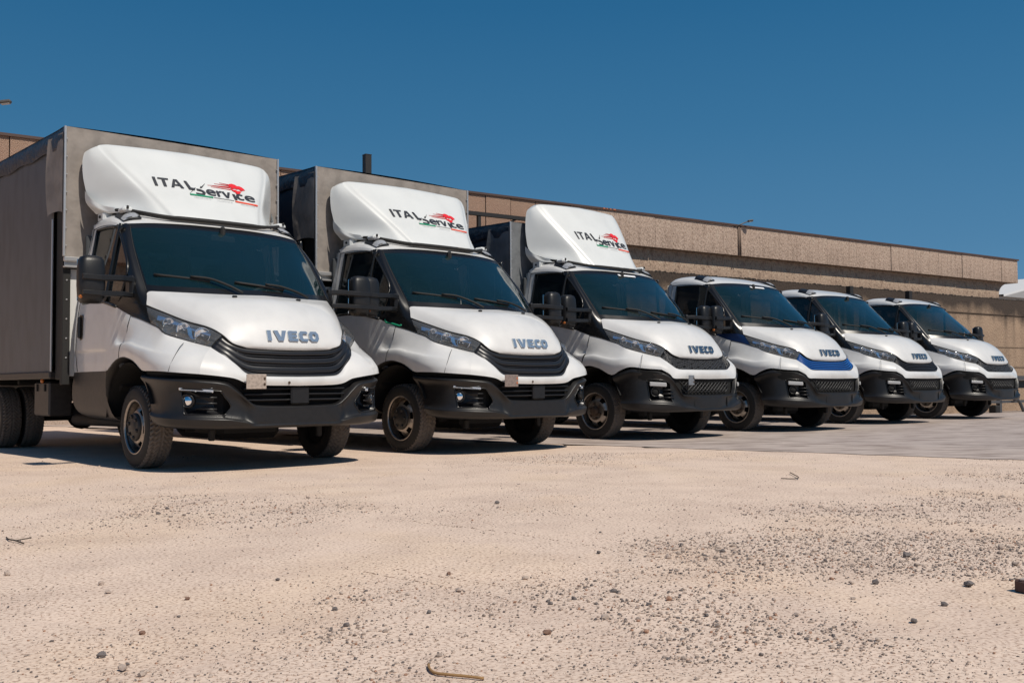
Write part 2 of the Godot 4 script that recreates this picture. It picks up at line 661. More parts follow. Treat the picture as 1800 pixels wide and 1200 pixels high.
func windscreen_rows() -> Array:
	return [
		[[0, 2.150, -0.445], [0.3, 2.148, -0.452], [0.6, 2.135, -0.47], [0.78, 2.118, -0.493], [0.816, 2.112, -0.50]],
		[[0, 1.9, -0.12], [0.3, 1.9, -0.135], [0.6, 1.9, -0.195], [0.8, 1.9, -0.282], [0.851, 1.9, -0.312]],
		[[0, 1.68, 0.165], [0.3, 1.68, 0.14], [0.6, 1.685, 0.05], [0.8, 1.69, -0.075], [0.866, 1.69, -0.133]],
		[[0, 1.425, 0.455], [0.3, 1.425, 0.415], [0.6, 1.435, 0.285], [0.8, 1.452, 0.125], [0.869, 1.472, 0.045]],
	]


func roof_rows() -> Array:
	return [
		[[0, 2.152, -0.44], [0.3, 2.15, -0.447], [0.6, 2.137, -0.465], [0.78, 2.12, -0.49], [0.845, 2.115, -0.525], [0.872, 2.118, -0.565]],
		[[0, 2.205, -0.54], [0.3, 2.202, -0.547], [0.6, 2.19, -0.565], [0.76, 2.175, -0.585], [0.838, 2.152, -0.61], [0.873, 2.135, -0.64]],
		[[0, 2.27, -0.76], [0.3, 2.268, -0.76], [0.6, 2.255, -0.77], [0.76, 2.235, -0.78], [0.84, 2.20, -0.785], [0.873, 2.165, -0.79]],
		[[0, 2.295, -1.0], [0.3, 2.292, -1.0], [0.6, 2.28, -1.0], [0.76, 2.26, -1.0], [0.838, 2.225, -1.0], [0.870, 2.182, -1.0]],
		[[0, 2.285, -1.2], [0.3, 2.282, -1.2], [0.6, 2.27, -1.2], [0.76, 2.25, -1.2], [0.835, 2.22, -1.2], [0.865, 2.187, -1.2]],
		[[0, 2.21, -1.30], [0.3, 2.207, -1.30], [0.6, 2.195, -1.30], [0.76, 2.18, -1.30], [0.83, 2.16, -1.295], [0.858, 2.14, -1.285]],
	]


func rows_moved(rows: Array, d: Vector3) -> Array:
	var out := []
	for r in rows:
		var line := []
		for q in r:
			line.append([q[0] + d.x, q[1] + d.y, q[2] + d.z])
		out.append(line)
	return out


func side_post_rows() -> Array:   # white post behind the door window, outer edge first
	return [
		[[0.858, 2.16, -1.27], [0.872, 2.15, -1.20], [0.882, 2.118, -1.10]],
		[[0.893, 1.95, -1.285], [0.906, 1.95, -1.20], [0.907, 1.95, -1.115]],
		[[0.94, 1.70, -1.295], [0.951, 1.70, -1.21], [0.950, 1.70, -1.13]],
		[[0.978, 1.44, -1.30], [0.989, 1.44, -1.22], [0.987, 1.44, -1.145]],
	]


func top_rail_rows() -> Array:
	return [
		[[0.866, 2.187, -1.24], [0.870, 2.182, -1.0], [0.873, 2.165, -0.79], [0.874, 2.138, -0.65], [0.872, 2.120, -0.57]],
		[[0.878, 2.15, -1.20], [0.881, 2.15, -1.0], [0.884, 2.138, -0.79], [0.884, 2.118, -0.66], [0.882, 2.108, -0.58]],
		[[0.880, 2.118, -1.10], [0.886, 2.118, -1.0], [0.889, 2.112, -0.80], [0.889, 2.10, -0.68], [0.888, 2.095, -0.60]],
	]


func door_rows() -> Array:
	return transpose([
		[[0.978, 1.44, -1.30], [0.988, 1.32, -1.315], [0.996, 1.17, -1.33], [1.000, 1.02, -1.34], [0.990, 0.985, -1.345], [0.994, 0.90, -1.35], [0.988, 0.815, -1.355]],
		[[0.990, 1.44, -1.145], [1.001, 1.32, -1.15], [1.008, 1.17, -1.15], [1.012, 1.02, -1.15], [1.001, 0.985, -1.15], [1.004, 0.90, -1.15], [0.998, 0.815, -1.15]],
		[[0.992, 1.44, -0.9], [1.003, 1.32, -0.9], [1.010, 1.17, -0.9], [1.014, 1.02, -0.9], [1.003, 0.985, -0.9], [1.007, 0.90, -0.9], [1.002, 0.815, -0.9]],
		[[0.995, 1.432, -0.6], [1.004, 1.31, -0.6], [1.011, 1.17, -0.6], [1.015, 1.02, -0.6], [1.006, 0.985, -0.6], [1.012, 0.90, -0.58], [1.010, 0.815, -0.55]],
		[[1.0, 1.36, -0.30], [1.004, 1.25, -0.31], [1.010, 1.13, -0.32], [1.022, 1.03, -0.335], [1.028, 0.975, -0.34], [1.030, 0.90, -0.37], [1.028, 0.822, -0.40]],
		[[0.980, 1.31, -0.165], [0.993, 1.21, -0.17], [0.995, 1.058, -0.195], [1.03, 1.03, -0.20], [1.036, 0.985, -0.215], [1.035, 0.935, -0.235], [1.032, 0.885, -0.25]],
		[[0.964, 1.274, -0.058], [0.986, 1.18, -0.063], [0.99, 1.055, -0.09], [1.031, 1.03, -0.093], [1.037, 0.985, -0.11], [1.035, 0.95, -0.125], [1.031, 0.918, -0.138]],
	])


func pillar_rows() -> Array:
	return [
		[[0.812, 2.114, -0.50], [0.845, 2.119, -0.53], [0.882, 2.100, -0.60]],
		[[0.850, 1.90, -0.311], [0.892, 1.905, -0.325], [0.916, 1.90, -0.365]],
		[[0.866, 1.69, -0.132], [0.917, 1.69, -0.143], [0.947, 1.67, -0.185]],
		[[0.871, 1.474, 0.047], [0.938, 1.485, 0.0], [0.975, 1.51, -0.10]],
		[[0.902, 1.342, 0.122], [0.950, 1.37, 0.0], [1.0, 1.37, -0.29]],
		[[0.908, 1.26, 0.19], [0.938, 1.29, 0.06], [0.987, 1.325, -0.19]],
		[[0.914, 1.192, 0.248], [0.930, 1.222, 0.15], [0.965, 1.277, -0.06]],
	]


func window_rows() -> Array:
	return [
		[[0.872, 2.118, -1.10], [0.876, 2.115, -0.85], [0.876, 2.095, -0.60]],
		[[0.905, 1.90, -1.115], [0.908, 1.90, -0.75], [0.908, 1.90, -0.365]],
		[[0.945, 1.66, -1.13], [0.947, 1.66, -0.65], [0.942, 1.66, -0.18]],
		[[0.975, 1.44, -1.145], [0.982, 1.43, -0.70], [0.985, 1.36, -0.28]],
	]


func grille_top() -> Array:
	return [[0.57, 1.07, 0.80], [0.50, 1.005, 0.85], [0.385, 0.972, 0.872], [0.17, 0.962, 0.888], [0, 0.958, 0.892]]


func grille_low(old: bool) -> Array:
	if old:
		return [[0.645, 0.985, 0.80], [0.605, 0.914, 0.89], [0.50, 0.852, 0.928], [0.25, 0.838, 0.968], [0, 0.837, 0.978]]
	return [[0.645, 0.985, 0.80], [0.575, 0.912, 0.897], [0.42, 0.777, 0.966], [0.20, 0.755, 1.0], [0, 0.752, 1.007]]


func mix3(a: Array, b: Array, f: float) -> Array:
	return [lerpf(a[0], b[0], f), lerpf(a[1], b[1], f), lerpf(a[2], b[2], f)]


# full-width line across the grille at height fraction f, from the right lamp to the left one
func grille_line(old: bool, f: float, inset: float) -> Array:
	var half := []
	var a := grille_top()
	var b := grille_low(old)
	for i in a.size():
		var q := mix3(a[i], b[i], f)
		q[2] += inset
		half.append(q)
	sx = 1.0
	var rightside := curve(crow(half), 5)
	sx = -1.0
	var leftside := curve(crow(half), 5)
	sx = 1.0
	leftside.reverse()
	leftside.remove_at(0)
	return rightside + leftside


func bar_along(path: Array, thick: float, deep: float) -> void:
	var across := []
	var outs := []
	for i in path.size():
		var t: Vector3 = (path[mini(i + 1, path.size() - 1)] - path[maxi(i - 1, 0)]).normalized()
		var o := Vector3(0, 0.15, 1) - t * t.dot(Vector3(0, 0.15, 1))
		o = o.normalized()
		outs.append(o)
		across.append(o.cross(t).normalized())
	var h := thick * 0.5
	sweep(path, across, outs, [[-h, -deep], [h, -deep], [h, -0.006], [h * 0.55, 0.0], [-h * 0.55, 0.0], [-h, -0.006]])


func bumper_columns(old: bool) -> Array:
	# plan position at the top and at the bottom, height of the top and of the bottom
	var spec: Array
	if old:
		spec = [
			[1.0, 0.345, 0.978, 0.50, 0.775, 0.36], [0.992, 0.47, 0.978, 0.58, 0.822, 0.35], [0.958, 0.60, 0.965, 0.68, 0.86, 0.345], [0.92, 0.68, 0.93, 0.77, 0.853, 0.342], [0.87, 0.752, 0.87, 0.85, 0.842, 0.34],
			[0.81, 0.82, 0.80, 0.91, 0.838, 0.337], [0.735, 0.883, 0.72, 0.955, 0.828, 0.335], [0.655, 0.938, 0.64, 0.985, 0.778, 0.335], [0.605, 0.962, 0.56, 1.005, 0.715, 0.335], [0.56, 0.985, 0.50, 1.015, 0.64, 0.335],
			[0.52, 1.0, 0.45, 1.02, 0.575, 0.335], [0.46, 1.012, 0.38, 1.025, 0.545, 0.335], [0.25, 1.03, 0.22, 1.03, 0.54, 0.337], [0.0, 1.036, 0.0, 1.036, 0.538, 0.338],
		]
	else:
		spec = [
			[0.995, 0.27, 0.978, 0.50, 0.785, 0.372], [0.998, 0.40, 0.978, 0.58, 0.775, 0.36], [0.992, 0.55, 0.965, 0.68, 0.768, 0.355], [0.968, 0.68, 0.93, 0.77, 0.762, 0.35], [0.915, 0.79, 0.87, 0.85, 0.754, 0.347],
			[0.83, 0.882, 0.80, 0.91, 0.745, 0.344], [0.74, 0.938, 0.72, 0.955, 0.736, 0.342], [0.655, 0.975, 0.64, 0.985, 0.726, 0.34], [0.585, 0.99, 0.56, 1.005, 0.704, 0.34], [0.51, 1.003, 0.50, 1.015, 0.645, 0.34],
			[0.45, 1.012, 0.45, 1.02, 0.590, 0.34], [0.375, 1.02, 0.38, 1.025, 0.535, 0.342], [0.24, 1.03, 0.22, 1.03, 0.522, 0.345], [0.0, 1.035, 0.0, 1.036, 0.518, 0.347],
		]
	var frac := [0.0, 0.05, 0.10, 0.23, 0.49, 0.72, 0.795, 0.83, 0.955, 1.0]
	var push := [-0.03, 0.008, 0.016, -0.010, -0.016, -0.006, 0.018, 0.018, -0.002, -0.05]
	var cols := []
	for q in spec:
		var c := []
		var n := Vector2(q[0] * 0.55, maxf(q[1] - 0.2, 0.02)).normalized()
		if q[0] < 0.4:
			n = Vector2(0, 1)
		for j in frac.size():
			var f: float = frac[j]
			var amount: float = push[j]
			if q[0] < 0.42 and j > 1 and j < 9:
				amount = 0.012
			var x: float = lerpf(q[0], q[2], f) + n.x * amount
			var z: float = lerpf(q[1], q[3], f) + n.y * amount
			if not old and cols.size() == 8 and (j == 3 or j == 5):
				x += 0.055
				z -= 0.012
			c.append([maxf(x, 0.0) if q[0] > 0.0 else 0.0, lerpf(q[4], q[5], f), z])
		cols.append(c)
	return cols


func cached(key: String, make: Callable) -> Mesh:
	if not meshes.has(key):
		meshes[key] = (make as Callable).call()
	return meshes[key]


func inner_fill() -> ArrayMesh:
	# near-black fill behind the outer panels, standing in for shade in the gaps
	beg()
	rbox(Vector3(0, 0.98, 0.25), Vector3(1.30, 0.62, 0.9), 0.12)
	rbox(Vector3(0, 1.10, -0.12), Vector3(1.86, 0.34, 0.30), 0.08)
	rbox(Vector3(0, 0.62, 0.80), Vector3(1.30, 0.40, 0.22), 0.05)
	rbox(Vector3(0, 0.75, -0.85), Vector3(1.90, 0.22, 0.96), 0.04)
	for s in [1.0, -1.0]:
		sx = s
		# dark sheet behind the headlamps, stands in for the shadow gap above the bumper
		emit(sheet([
			[[0.98, 0.83, 0.30], [0.975, 0.83, 0.48], [0.955, 0.83, 0.64], [0.88, 0.82, 0.79], [0.75, 0.80, 0.90], [0.60, 0.78, 0.955], [0.40, 0.735, 0.985], [0.0, 0.735, 1.01]],
			[[0.96, 0.70, 0.36], [0.955, 0.70, 0.50], [0.93, 0.70, 0.64], [0.86, 0.70, 0.77], [0.73, 0.70, 0.87], [0.58, 0.69, 0.935], [0.40, 0.66, 0.945], [0.0, 0.65, 0.96]],
		], 3, 2))
		# wheel arch liner
		var arc := []
		for k in 17:
			var a := PI * (-0.12 + 1.24 * k / 16.0)
			arc.append([cos(a) * 0.50, 0.36 + sin(a) * 0.52])
		for k in 16:
			var p0: Array = arc[k]
			var p1: Array = arc[k + 1]
			if k < 3 or k > 13:
				continue
			quad(Vector3(-s * 1.0, p0[1], p0[0] + 0.0), Vector3(-s * 0.56, p0[1], p0[0]), Vector3(-s * 0.56, p1[1], p1[0]), Vector3(-s * 1.0, p1[1], p1[0]))
		quad(Vector3(-s * 0.57, 0.45, -0.5), Vector3(-s * 0.57, 0.45, 0.5), Vector3(-s * 0.57, 1.0, 0.5), Vector3(-s * 0.57, 1.0, -0.5))
	sx = 1.0
	return fin()


func chassis_mesh() -> ArrayMesh:
	beg()
	for s in [1.0, -1.0]:
		rbox(Vector3(s * 0.40, 0.62, -3.1), Vector3(0.09, 0.19, 7.2), 0.01)
	for z in [-1.5, -2.5, -3.4, -4.1, -5.0, -6.0]:
		rbox(Vector3(0, 0.60, z), Vector3(0.80, 0.12, 0.10), 0.01)
	rbox(Vector3(0, 0.40, 0.0), Vector3(1.45, 0.12, 0.14), 0.03)
	rbox(Vector3(0, 0.30, -0.25), Vector3(0.60, 0.16, 0.9), 0.05)
	rbox(Vector3(0.1, 0.42, 0.45), Vector3(0.75, 0.16, 0.40), 0.04)
	rbox(Vector3(0, 0.36, 0.80), Vector3(0.95, 0.05, 0.20), 0.02)
	for s in [1.0, -1.0]:
		rbox(Vector3(s * 0.55, 0.38, 0.12), Vector3(0.16, 0.16, 0.22), 0.04)
		rbox(Vector3(s * 0.62, 0.55, -0.05), Vector3(0.10, 0.45, 0.12), 0.03)
		rbox(Vector3(s * 0.50, 0.28, 0.5), Vector3(0.05, 0.10, 0.05), 0.01)
	tube([Vector3(0, 0.40, -1.0), Vector3(0, 0.38, -4.0)], 0.05, 10)
	rbox(Vector3(0, 0.36, -4.1), Vector3(1.3, 0.14, 0.16), 0.04)
	lathe([[-0.14, 0.0], [-0.12, 0.12], [0.0, 0.18], [0.12, 0.12], [0.14, 0.0]], Transform3D(Basis(Vector3.RIGHT, PI / 2), Vector3(0, 0.36, -4.1)), 16)
	tube([Vector3(-0.55, 0.36, -0.9), Vector3(-0.55, 0.34, -2.6)], 0.06, 10)
	rbox(Vector3(0.62, 0.52, -2.35), Vector3(0.34, 0.40, 0.9), 0.06)
	return fin()


func interior_mesh() -> ArrayMesh:
	beg()
	rbox(Vector3(0, 1.31, -0.12), Vector3(1.66, 0.20, 0.26), 0.06)
	rbox(Vector3(0, 1.31, 0.06), Vector3(1.10, 0.18, 0.36), 0.06)
	rbox(Vector3(0, 1.24, -0.12), Vector3(1.70, 0.34, 0.26), 0.05)
	rbox(Vector3(-0.05, 1.16, -0.28), Vector3(0.30, 0.34, 0.26), 0.05)
	rbox(Vector3(0.42, 1.43, 0.0), Vector3(0.40, 0.10, 0.26), 0.04)
	rbox(Vector3(0, 0.92, -0.70), Vector3(1.80, 0.06, 1.1), 0.02)
	for s in [1.0, -1.0]:
		rbox(Vector3(s * 0.955, 1.13, -0.72), Vector3(0.05, 0.58, 1.05), 0.02)
	# rear wall of the cab with two panes left open
	rbox(Vector3(0, 1.16, -1.295), Vector3(1.90, 0.74, 0.04), 0.01)
	rbox(Vector3(0, 2.14, -1.285), Vector3(1.62, 0.14, 0.04), 0.01)
	rbox(Vector3(0, 1.80, -1.29), Vector3(0.18, 0.58, 0.035), 0.01)
	for s in [1.0, -1.0]:
		rbox(Vector3(s * 0.79, 1.80, -1.29), Vector3(0.26, 0.58, 0.035), 0.01)
	return fin()


func seats_mesh() -> ArrayMesh:
	beg()
	var back := Basis(Vector3.RIGHT, -0.18)
	for q in [[0.46, 0.50], [-0.12, 0.42], [-0.52, 0.42]]:
		rbox(Vector3(q[0], 1.02, -0.70), Vector3(q[1], 0.16, 0.50), 0.06)
		rbox(Vector3(q[0], 1.40, -1.0), Vector3(q[1], 0.68, 0.14), 0.06, back)
		rbox(Vector3(q[0], 1.84, -1.08), Vector3(0.26, 0.20, 0.10), 0.045, back)
	return fin()


func steering_mesh() -> ArrayMesh:
	beg()
	var c := Vector3(0.42, 1.44, -0.22)
	var b := Basis(Vector3.RIGHT, -0.62)
	var ring := []
	for k in 28:
		var a := TAU * k / 28
		ring.append(c + b * Vector3(cos(a) * 0.20, sin(a) * 0.20, 0))
	tube(ring, 0.016, 6, true)
	rbox(c + b * Vector3(0, 0, 0.02), Vector3(0.16, 0.12, 0.05), 0.02, b)
	for a in [0.1, PI - 0.1, -PI / 2]:
		tube([c, c + b * Vector3(cos(a) * 0.2, sin(a) * 0.2, 0)], 0.014, 5)
	return fin()


func rear_wheel_rows(t: Transform3D) -> void:
	lathe([[0.0, 0.0], [0.0, 0.09], [-0.05, 0.12], [-0.07, 0.19], [0.0, 0.205], [0.015, 0.215]], t, 28)


func tyre_mesh() -> ArrayMesh:
	# axis along x, outer face at -x; width 0.20, radius 0.345
	beg()
	var side := Transform3D(Basis(Vector3.BACK, PI / 2), Vector3.ZERO)
	lathe([[-0.088, 0.328], [-0.096, 0.320], [-0.105, 0.295], [-0.107, 0.262], [-0.100, 0.225], [-0.09, 0.208], [0.09, 0.208], [0.100, 0.225], [0.107, 0.262], [0.105, 0.295], [0.096, 0.320], [0.088, 0.328]], side, 40)
	return fin()


func tread_mesh(blocky: bool) -> ArrayMesh:
	beg()
	var segs := 264
	var across := 21
	var pitch := 52.0 if blocky else 76.0
	var g := []
	for i in segs + 1:
		var line := []
		for j in across:
			var w := lerpf(-0.097, 0.097, j / float(across - 1))
			var shoulder := absf(w) / 0.097
			var r := 0.345 - 0.007 * pow(shoulder, 4.0)
			var deep := 0.0
			var phase := fposmod((i % segs) / float(segs) * pitch + absf(w) * 26.0, 1.0)
			if phase < 0.34 and absf(w) > 0.012:
				deep = 0.019
			if absf(absf(w) - 0.055) < 0.006 or absf(w) < 0.005:
				deep = 0.011
			if j == 0 or j == across - 1:
				r -= 0.010
				deep *= 0.5
			r -= deep
			var a := TAU * (i % segs) / segs
			line.append(Vector3(w, sin(a) * r, cos(a) * r))
		g.append(line)
	for i in segs:
		for j in across - 1:
			quad(g[i][j], g[i][j + 1], g[i + 1][j + 1], g[i + 1][j])
	return fin()


func rim_mesh() -> ArrayMesh:
	# deep outer flange, dished ring with slots, raised hub face; axis x, outside -x
	beg()
	var side := Transform3D(Basis(Vector3.BACK, PI / 2), Vector3.ZERO)
	lathe([[0.102, 0.228], [0.106, 0.222], [0.10, 0.214], [0.07, 0.206], [0.02, 0.202]], side, 48)
	var rad := [0.202, 0.192, 0.178, 0.158, 0.138, 0.126, 0.112]
	var lift := [0.018, 0.03, 0.048, 0.066, 0.080, 0.086, 0.088]
	var segs := 72
	for k in rad.size() - 1:
		for s in segs:
			var slot := (s % 12)
			if (k == 2 or k == 3) and slot >= 3 and slot <= 7:
				continue
			if (k == 1 or k == 4) and slot >= 4 and slot <= 6:
				if k == 1:
					continue
			var a0 := TAU * s / segs
			var a1 := TAU * (s + 1) / segs
			quad(Vector3(-lift[k], sin(a0) * rad[k], cos(a0) * rad[k]), Vector3(-lift[k], sin(a1) * rad[k], cos(a1) * rad[k]), Vector3(-lift[k + 1], sin(a1) * rad[k + 1], cos(a1) * rad[k + 1]), Vector3(-lift[k + 1], sin(a0) * rad[k + 1], cos(a0) * rad[k + 1]))
	lathe([[0.088, 0.112], [0.084, 0.06], [0.086, 0.0]], side, 36)
	return fin()


func rim_back_mesh() -> ArrayMesh:
	beg()
	var side := Transform3D(Basis(Vector3.BACK, PI / 2), Vector3.ZERO)
	lathe([[0.0, 0.205], [-0.01, 0.10], [-0.01, 0.0]], side, 32)
	lathe([[-0.06, 0.205], [-0.06, 0.0]], side, 32)
	return fin()


func hub_mesh(covered: bool) -> ArrayMesh:
	beg()
	var side := Transform3D(Basis(Vector3.BACK, PI / 2), Vector3.ZERO)
	if covered:
		lathe([[0.086, 0.118], [0.104, 0.116], [0.112, 0.10], [0.112, 0.065], [0.118, 0.055], [0.12, 0.0]], side, 40)
	else:
		lathe([[0.086, 0.062], [0.118, 0.058], [0.128, 0.045], [0.128, 0.0]], side, 28)
	for k in 6:
		var a := TAU * k / 6 + 0.3
		var at := Vector3(0, sin(a) * 0.088, cos(a) * 0.088)
		var top := 0.128 if covered else 0.106
		lathe([[0.085, 0.017], [top - 0.008, 0.017], [top, 0.011], [top, 0.0]], Transform3D(Basis(Vector3.BACK, PI / 2), at), 6, true)
	return fin()


func make_wheel(parent: Node3D, at: Vector3, right: bool, covered: bool, blocky: bool, dual := false) -> void:
	var w := Node3D.new()
	w.name = "wheel"
	parent.add_child(w, true)
	w.position = at
	w.rotation.x = rng.randf() * TAU
	if not right:
		w.rotation = Vector3(w.rotation.x, PI, 0)
	mesh_node("tyre", cached("tyre", tyre_mesh), mats.tyre_side, w)
	mesh_node("tread", cached("tread%s" % blocky, tread_mesh.bind(blocky)), mats.tyre_tread, w)
	if not dual:
		mesh_node("rim", cached("rim", rim_mesh), mats.steel_rim, w)
		mesh_node("hub_cap" if covered else "hub", cached("hub%s" % covered, hub_mesh.bind(covered)), mats.hub_black if covered else mats.hub_rust, w)
	mesh_node("dark_rim_backing", cached("rimback", rim_back_mesh), mats.dark_void, w)  # near-black discs behind the rim slots, standing in for shade there


func mirror_meshes(x: float) -> Array:
	# housing, arms, glass, lamp for the right side
	beg()
	var z := -0.06
	var prof := [[1.372, 0.35, 0.4], [1.36, 0.75, 0.75], [1.41, 0.95, 0.95], [1.50, 1.0, 1.0], [1.62, 0.99, 0.98], [1.70, 0.93, 0.9], [1.735, 0.78, 0.75], [1.748, 0.45, 0.45]]
	var rings := []
	for q in prof:
		var ring := []
		for k in 20:
			var a := TAU * k / 20
			var cx := signf(cos(a)) * pow(absf(cos(a)), 0.55)
			var cz := signf(sin(a)) * pow(absf(sin(a)), 0.7)
			ring.append(Vector3(-(x + cx * 0.108 * q[1]), q[0], z + cz * (0.085 if cz > 0 else 0.06) * q[2]))
		rings.append(ring)
	for i in rings.size() - 1:
		for k in 20:
			quad(rings[i][k], rings[i][(k + 1) % 20], rings[i + 1][(k + 1) % 20], rings[i + 1][k])
	for k in range(1, 19):
		tri(rings[0][0], rings[0][k + 1], rings[0][k])
		tri(rings[-1][0], rings[-1][k], rings[-1][k + 1])
	var housing := fin()
	beg()
	for q in [[1.575, 1.565, 0.024], [1.445, 1.438, 0.022]]:
		var path := [Vector3(-(x + 0.09), q[1] + 0.004, z + 0.075), Vector3(-(x - 0.05), q[1], z + 0.085), Vector3(-1.05, q[0], z + 0.05), Vector3(-0.93, q[0] - 0.004, z + 0.0)]
		var ac := []
		var ou := []
		for p in path:
			ac.append(Vector3.UP)
			ou.append(Vector3(0, 0, 1))
		hard()
		sweep(path, ac, ou, [[-q[2], -0.02], [q[2], -0.02], [q[2], 0.012], [q[2] - 0.008, 0.02], [-q[2] + 0.008, 0.02], [-q[2], 0.012]])
		soft()
	rbox(Vector3(-0.955, 1.51, -0.09), Vector3(0.05, 0.20, 0.12), 0.02)
	var arms := fin()
	beg()
	rbox(Vector3(-x, 1.60, z - 0.058), Vector3(0.18, 0.24, 0.006), 0.003)
	rbox(Vector3(-x, 1.425, z - 0.058), Vector3(0.18, 0.09, 0.006), 0.003)
	var glass := fin()
	beg()
	rbox(Vector3(-(x + 0.078), 1.41, z + 0.035), Vector3(0.05, 0.035, 0.05), 0.012)
	return [housing, arms, glass, fin()]


func mirrored(m: Mesh) -> ArrayMesh:
	var out := ArrayMesh.new()
	for k in m.get_surface_count():
		var a := m.surface_get_arrays(k)
		var v: PackedVector3Array = a[Mesh.ARRAY_VERTEX]
		var n: PackedVector3Array = a[Mesh.ARRAY_NORMAL]
		for i in v.size():
			v[i].x = -v[i].x
			n[i].x = -n[i].x
		for i in range(0, v.size() - 2, 3):
			var t := v[i + 1]
			v[i + 1] = v[i + 2]
			v[i + 2] = t
			t = n[i + 1]
			n[i + 1] = n[i + 2]
			n[i + 2] = t
		a[Mesh.ARRAY_VERTEX] = v
		a[Mesh.ARRAY_NORMAL] = n
		out.add_surface_from_arrays(Mesh.PRIMITIVE_TRIANGLES, a)
	return out


# a flat outline (list of [x, y]) as a solid letter, laid by a callable that maps (x, y, depth) to a point
func solid(outline: Array, depth: float, lay: Callable) -> void:
	var poly := PackedVector2Array()
	for q in outline:
		poly.append(Vector2(q[0], q[1]))
	if Geometry2D.is_polygon_clockwise(poly):
		poly.reverse()
	var ids := Geometry2D.triangulate_polygon(poly)
	hard()
	for i in range(0, ids.size(), 3):
		tri((lay as Callable).call(poly[ids[i]].x, poly[ids[i]].y, depth), (lay as Callable).call(poly[ids[i + 1]].x, poly[ids[i + 1]].y, depth), (lay as Callable).call(poly[ids[i + 2]].x, poly[ids[i + 2]].y, depth))
	for i in poly.size():
		var a := poly[i]
		var b := poly[(i + 1) % poly.size()]
		quad((lay as Callable).call(a.x, a.y, 0.0), (lay as Callable).call(b.x, b.y, 0.0), (lay as Callable).call(b.x, b.y, depth), (lay as Callable).call(a.x, a.y, depth))
	soft()


func ring_outline(w: float, h: float, t: float, tv: float, r: float, gap_right: bool) -> Array:
	# block letter O or C as one outline (cut on the right)
	var out := []
	var inner := []
	var pts := [[w, h * 0.5 - 0.0001], [w, h - r], [w - r, h], [r, h], [0, h - r], [0, r], [r, 0], [w - r, 0], [w, r], [w, h * 0.5 - 0.0002]]
	if gap_right:
		pts = [[w, h - tv], [w, h - r * 0.5], [w - r * 0.5, h], [r, h], [0, h - r], [0, r], [r, 0], [w - r * 0.5, 0], [w, r * 0.5], [w, tv]]
		inner = [[t + r * 0.3, tv], [t, tv + r * 0.3], [t, h - tv - r * 0.3], [t + r * 0.3, h - tv]]
		return pts + inner
	inner = [[w - t, h * 0.5 - 0.0002], [w - t, tv + r * 0.4], [w - t - r * 0.4, tv], [t + r * 0.4, tv], [t, tv + r * 0.4], [t, h - tv - r * 0.4], [t + r * 0.4, h - tv], [w - t - r * 0.4, h - tv], [w - t, h - tv - r * 0.4], [w - t, h * 0.5]]
	for q in pts:
		out.append(q)
	return out + inner


func badge_letters() -> Dictionary:
	var lay := func(x: float, y: float, d: float) -> Vector3:
		# on the upright front of the hood
		var hz := 0.913 - 0.625 * pow(maxf(y - 0.99, 0.0), 1.378) - 0.19 * x * x
		return Vector3(x, y, hz + d)
	var y0 := 1.046
	var h := 0.086
	var out := {}
	var x := -0.205
	var letters := [
		["I", [[0, 0], [0.034, 0], [0.034, h], [0, h]], 0.060],
		["V", [[0.034, 0], [0.078, 0], [0.112, h], [0.076, h], [0.057, 0.030], [0.036, h], [0, h]], 0.124],
		["E", [[0.010, 0], [0.090, 0], [0.090, 0.022], [0.036, 0.022], [0.036, 0.033], [0.082, 0.033], [0.082, 0.053], [0.036, 0.053], [0.036, 0.064], [0.088, 0.064], [0.088, h], [0.010, h], [0, h - 0.012], [0, 0.012]], 0.103],
		["C", ring_outline(0.084, h, 0.034, 0.022, 0.020, true), 0.096],
		["O", ring_outline(0.096, h, 0.033, 0.022, 0.022, false), 0.1],
	]
	for l in letters:
		beg()
		var moved := []
		for q in l[1]:
			moved.append([x + q[0], y0 + q[1]])
		solid(moved, 0.013, lay)
		out[l[0]] = fin()
		x += l[2]
	return out


func face_point(x: float, y: float, d: float) -> Vector3:
	# front face of the wind deflector
	var z := -0.46 - (y - 2.225) * 0.865 - 0.13 * x * x
	return Vector3(x, y, z) + Vector3(0.2 * x, 0.65, 0.75).normalized() * d


func text_on_face(words: String, x0: float, x1: float, y0: float, h: float, slope: float, bold: bool, lean := 0.0) -> ArrayMesh:
	var f := SystemFont.new()
	f.font_names = PackedStringArray(["Droid Sans"])
	f.font_weight = 700 if bold else 400
	var t := TextMesh.new()
	t.text = words
	t.font = f
	t.font_size = 64
	t.pixel_size = 0.01
	t.depth = 0.0
	t.curve_step = 2.0
	var a := t.get_mesh_arrays()
	var v: PackedVector3Array = a[Mesh.ARRAY_VERTEX]
	var idx: PackedInt32Array = a[Mesh.ARRAY_INDEX] if a[Mesh.ARRAY_INDEX] != null else PackedInt32Array(range(v.size()))
	var lo := Vector3(1e9, 1e9, 0)
	var hi := Vector3(-1e9, -1e9, 0)
	for q in v:
		lo = Vector3(minf(lo.x, q.x), minf(lo.y, q.y), 0)
		hi = Vector3(maxf(hi.x, q.x), maxf(hi.y, q.y), 0)
	beg()
	hard()
	for i in idx:
		var q := v[i]
		var fx := (q.x - lo.x) / (hi.x - lo.x)
		var fy := (q.y - lo.y) / (hi.y - lo.y)
		st.add_vertex(face_point(lerpf(x0, x1, fx) + lean * fy * h, y0 + fy * h + slope * (lerpf(x0, x1, fx) - x0), 0.007))
	return fin()


func flat_on_face(outlines: Array, d := 0.006) -> ArrayMesh:
	beg()
	for o in outlines:
		solid(o, d, func(x: float, y: float, k: float) -> Vector3: return face_point(x, y, 0.002 + k))
	return fin()


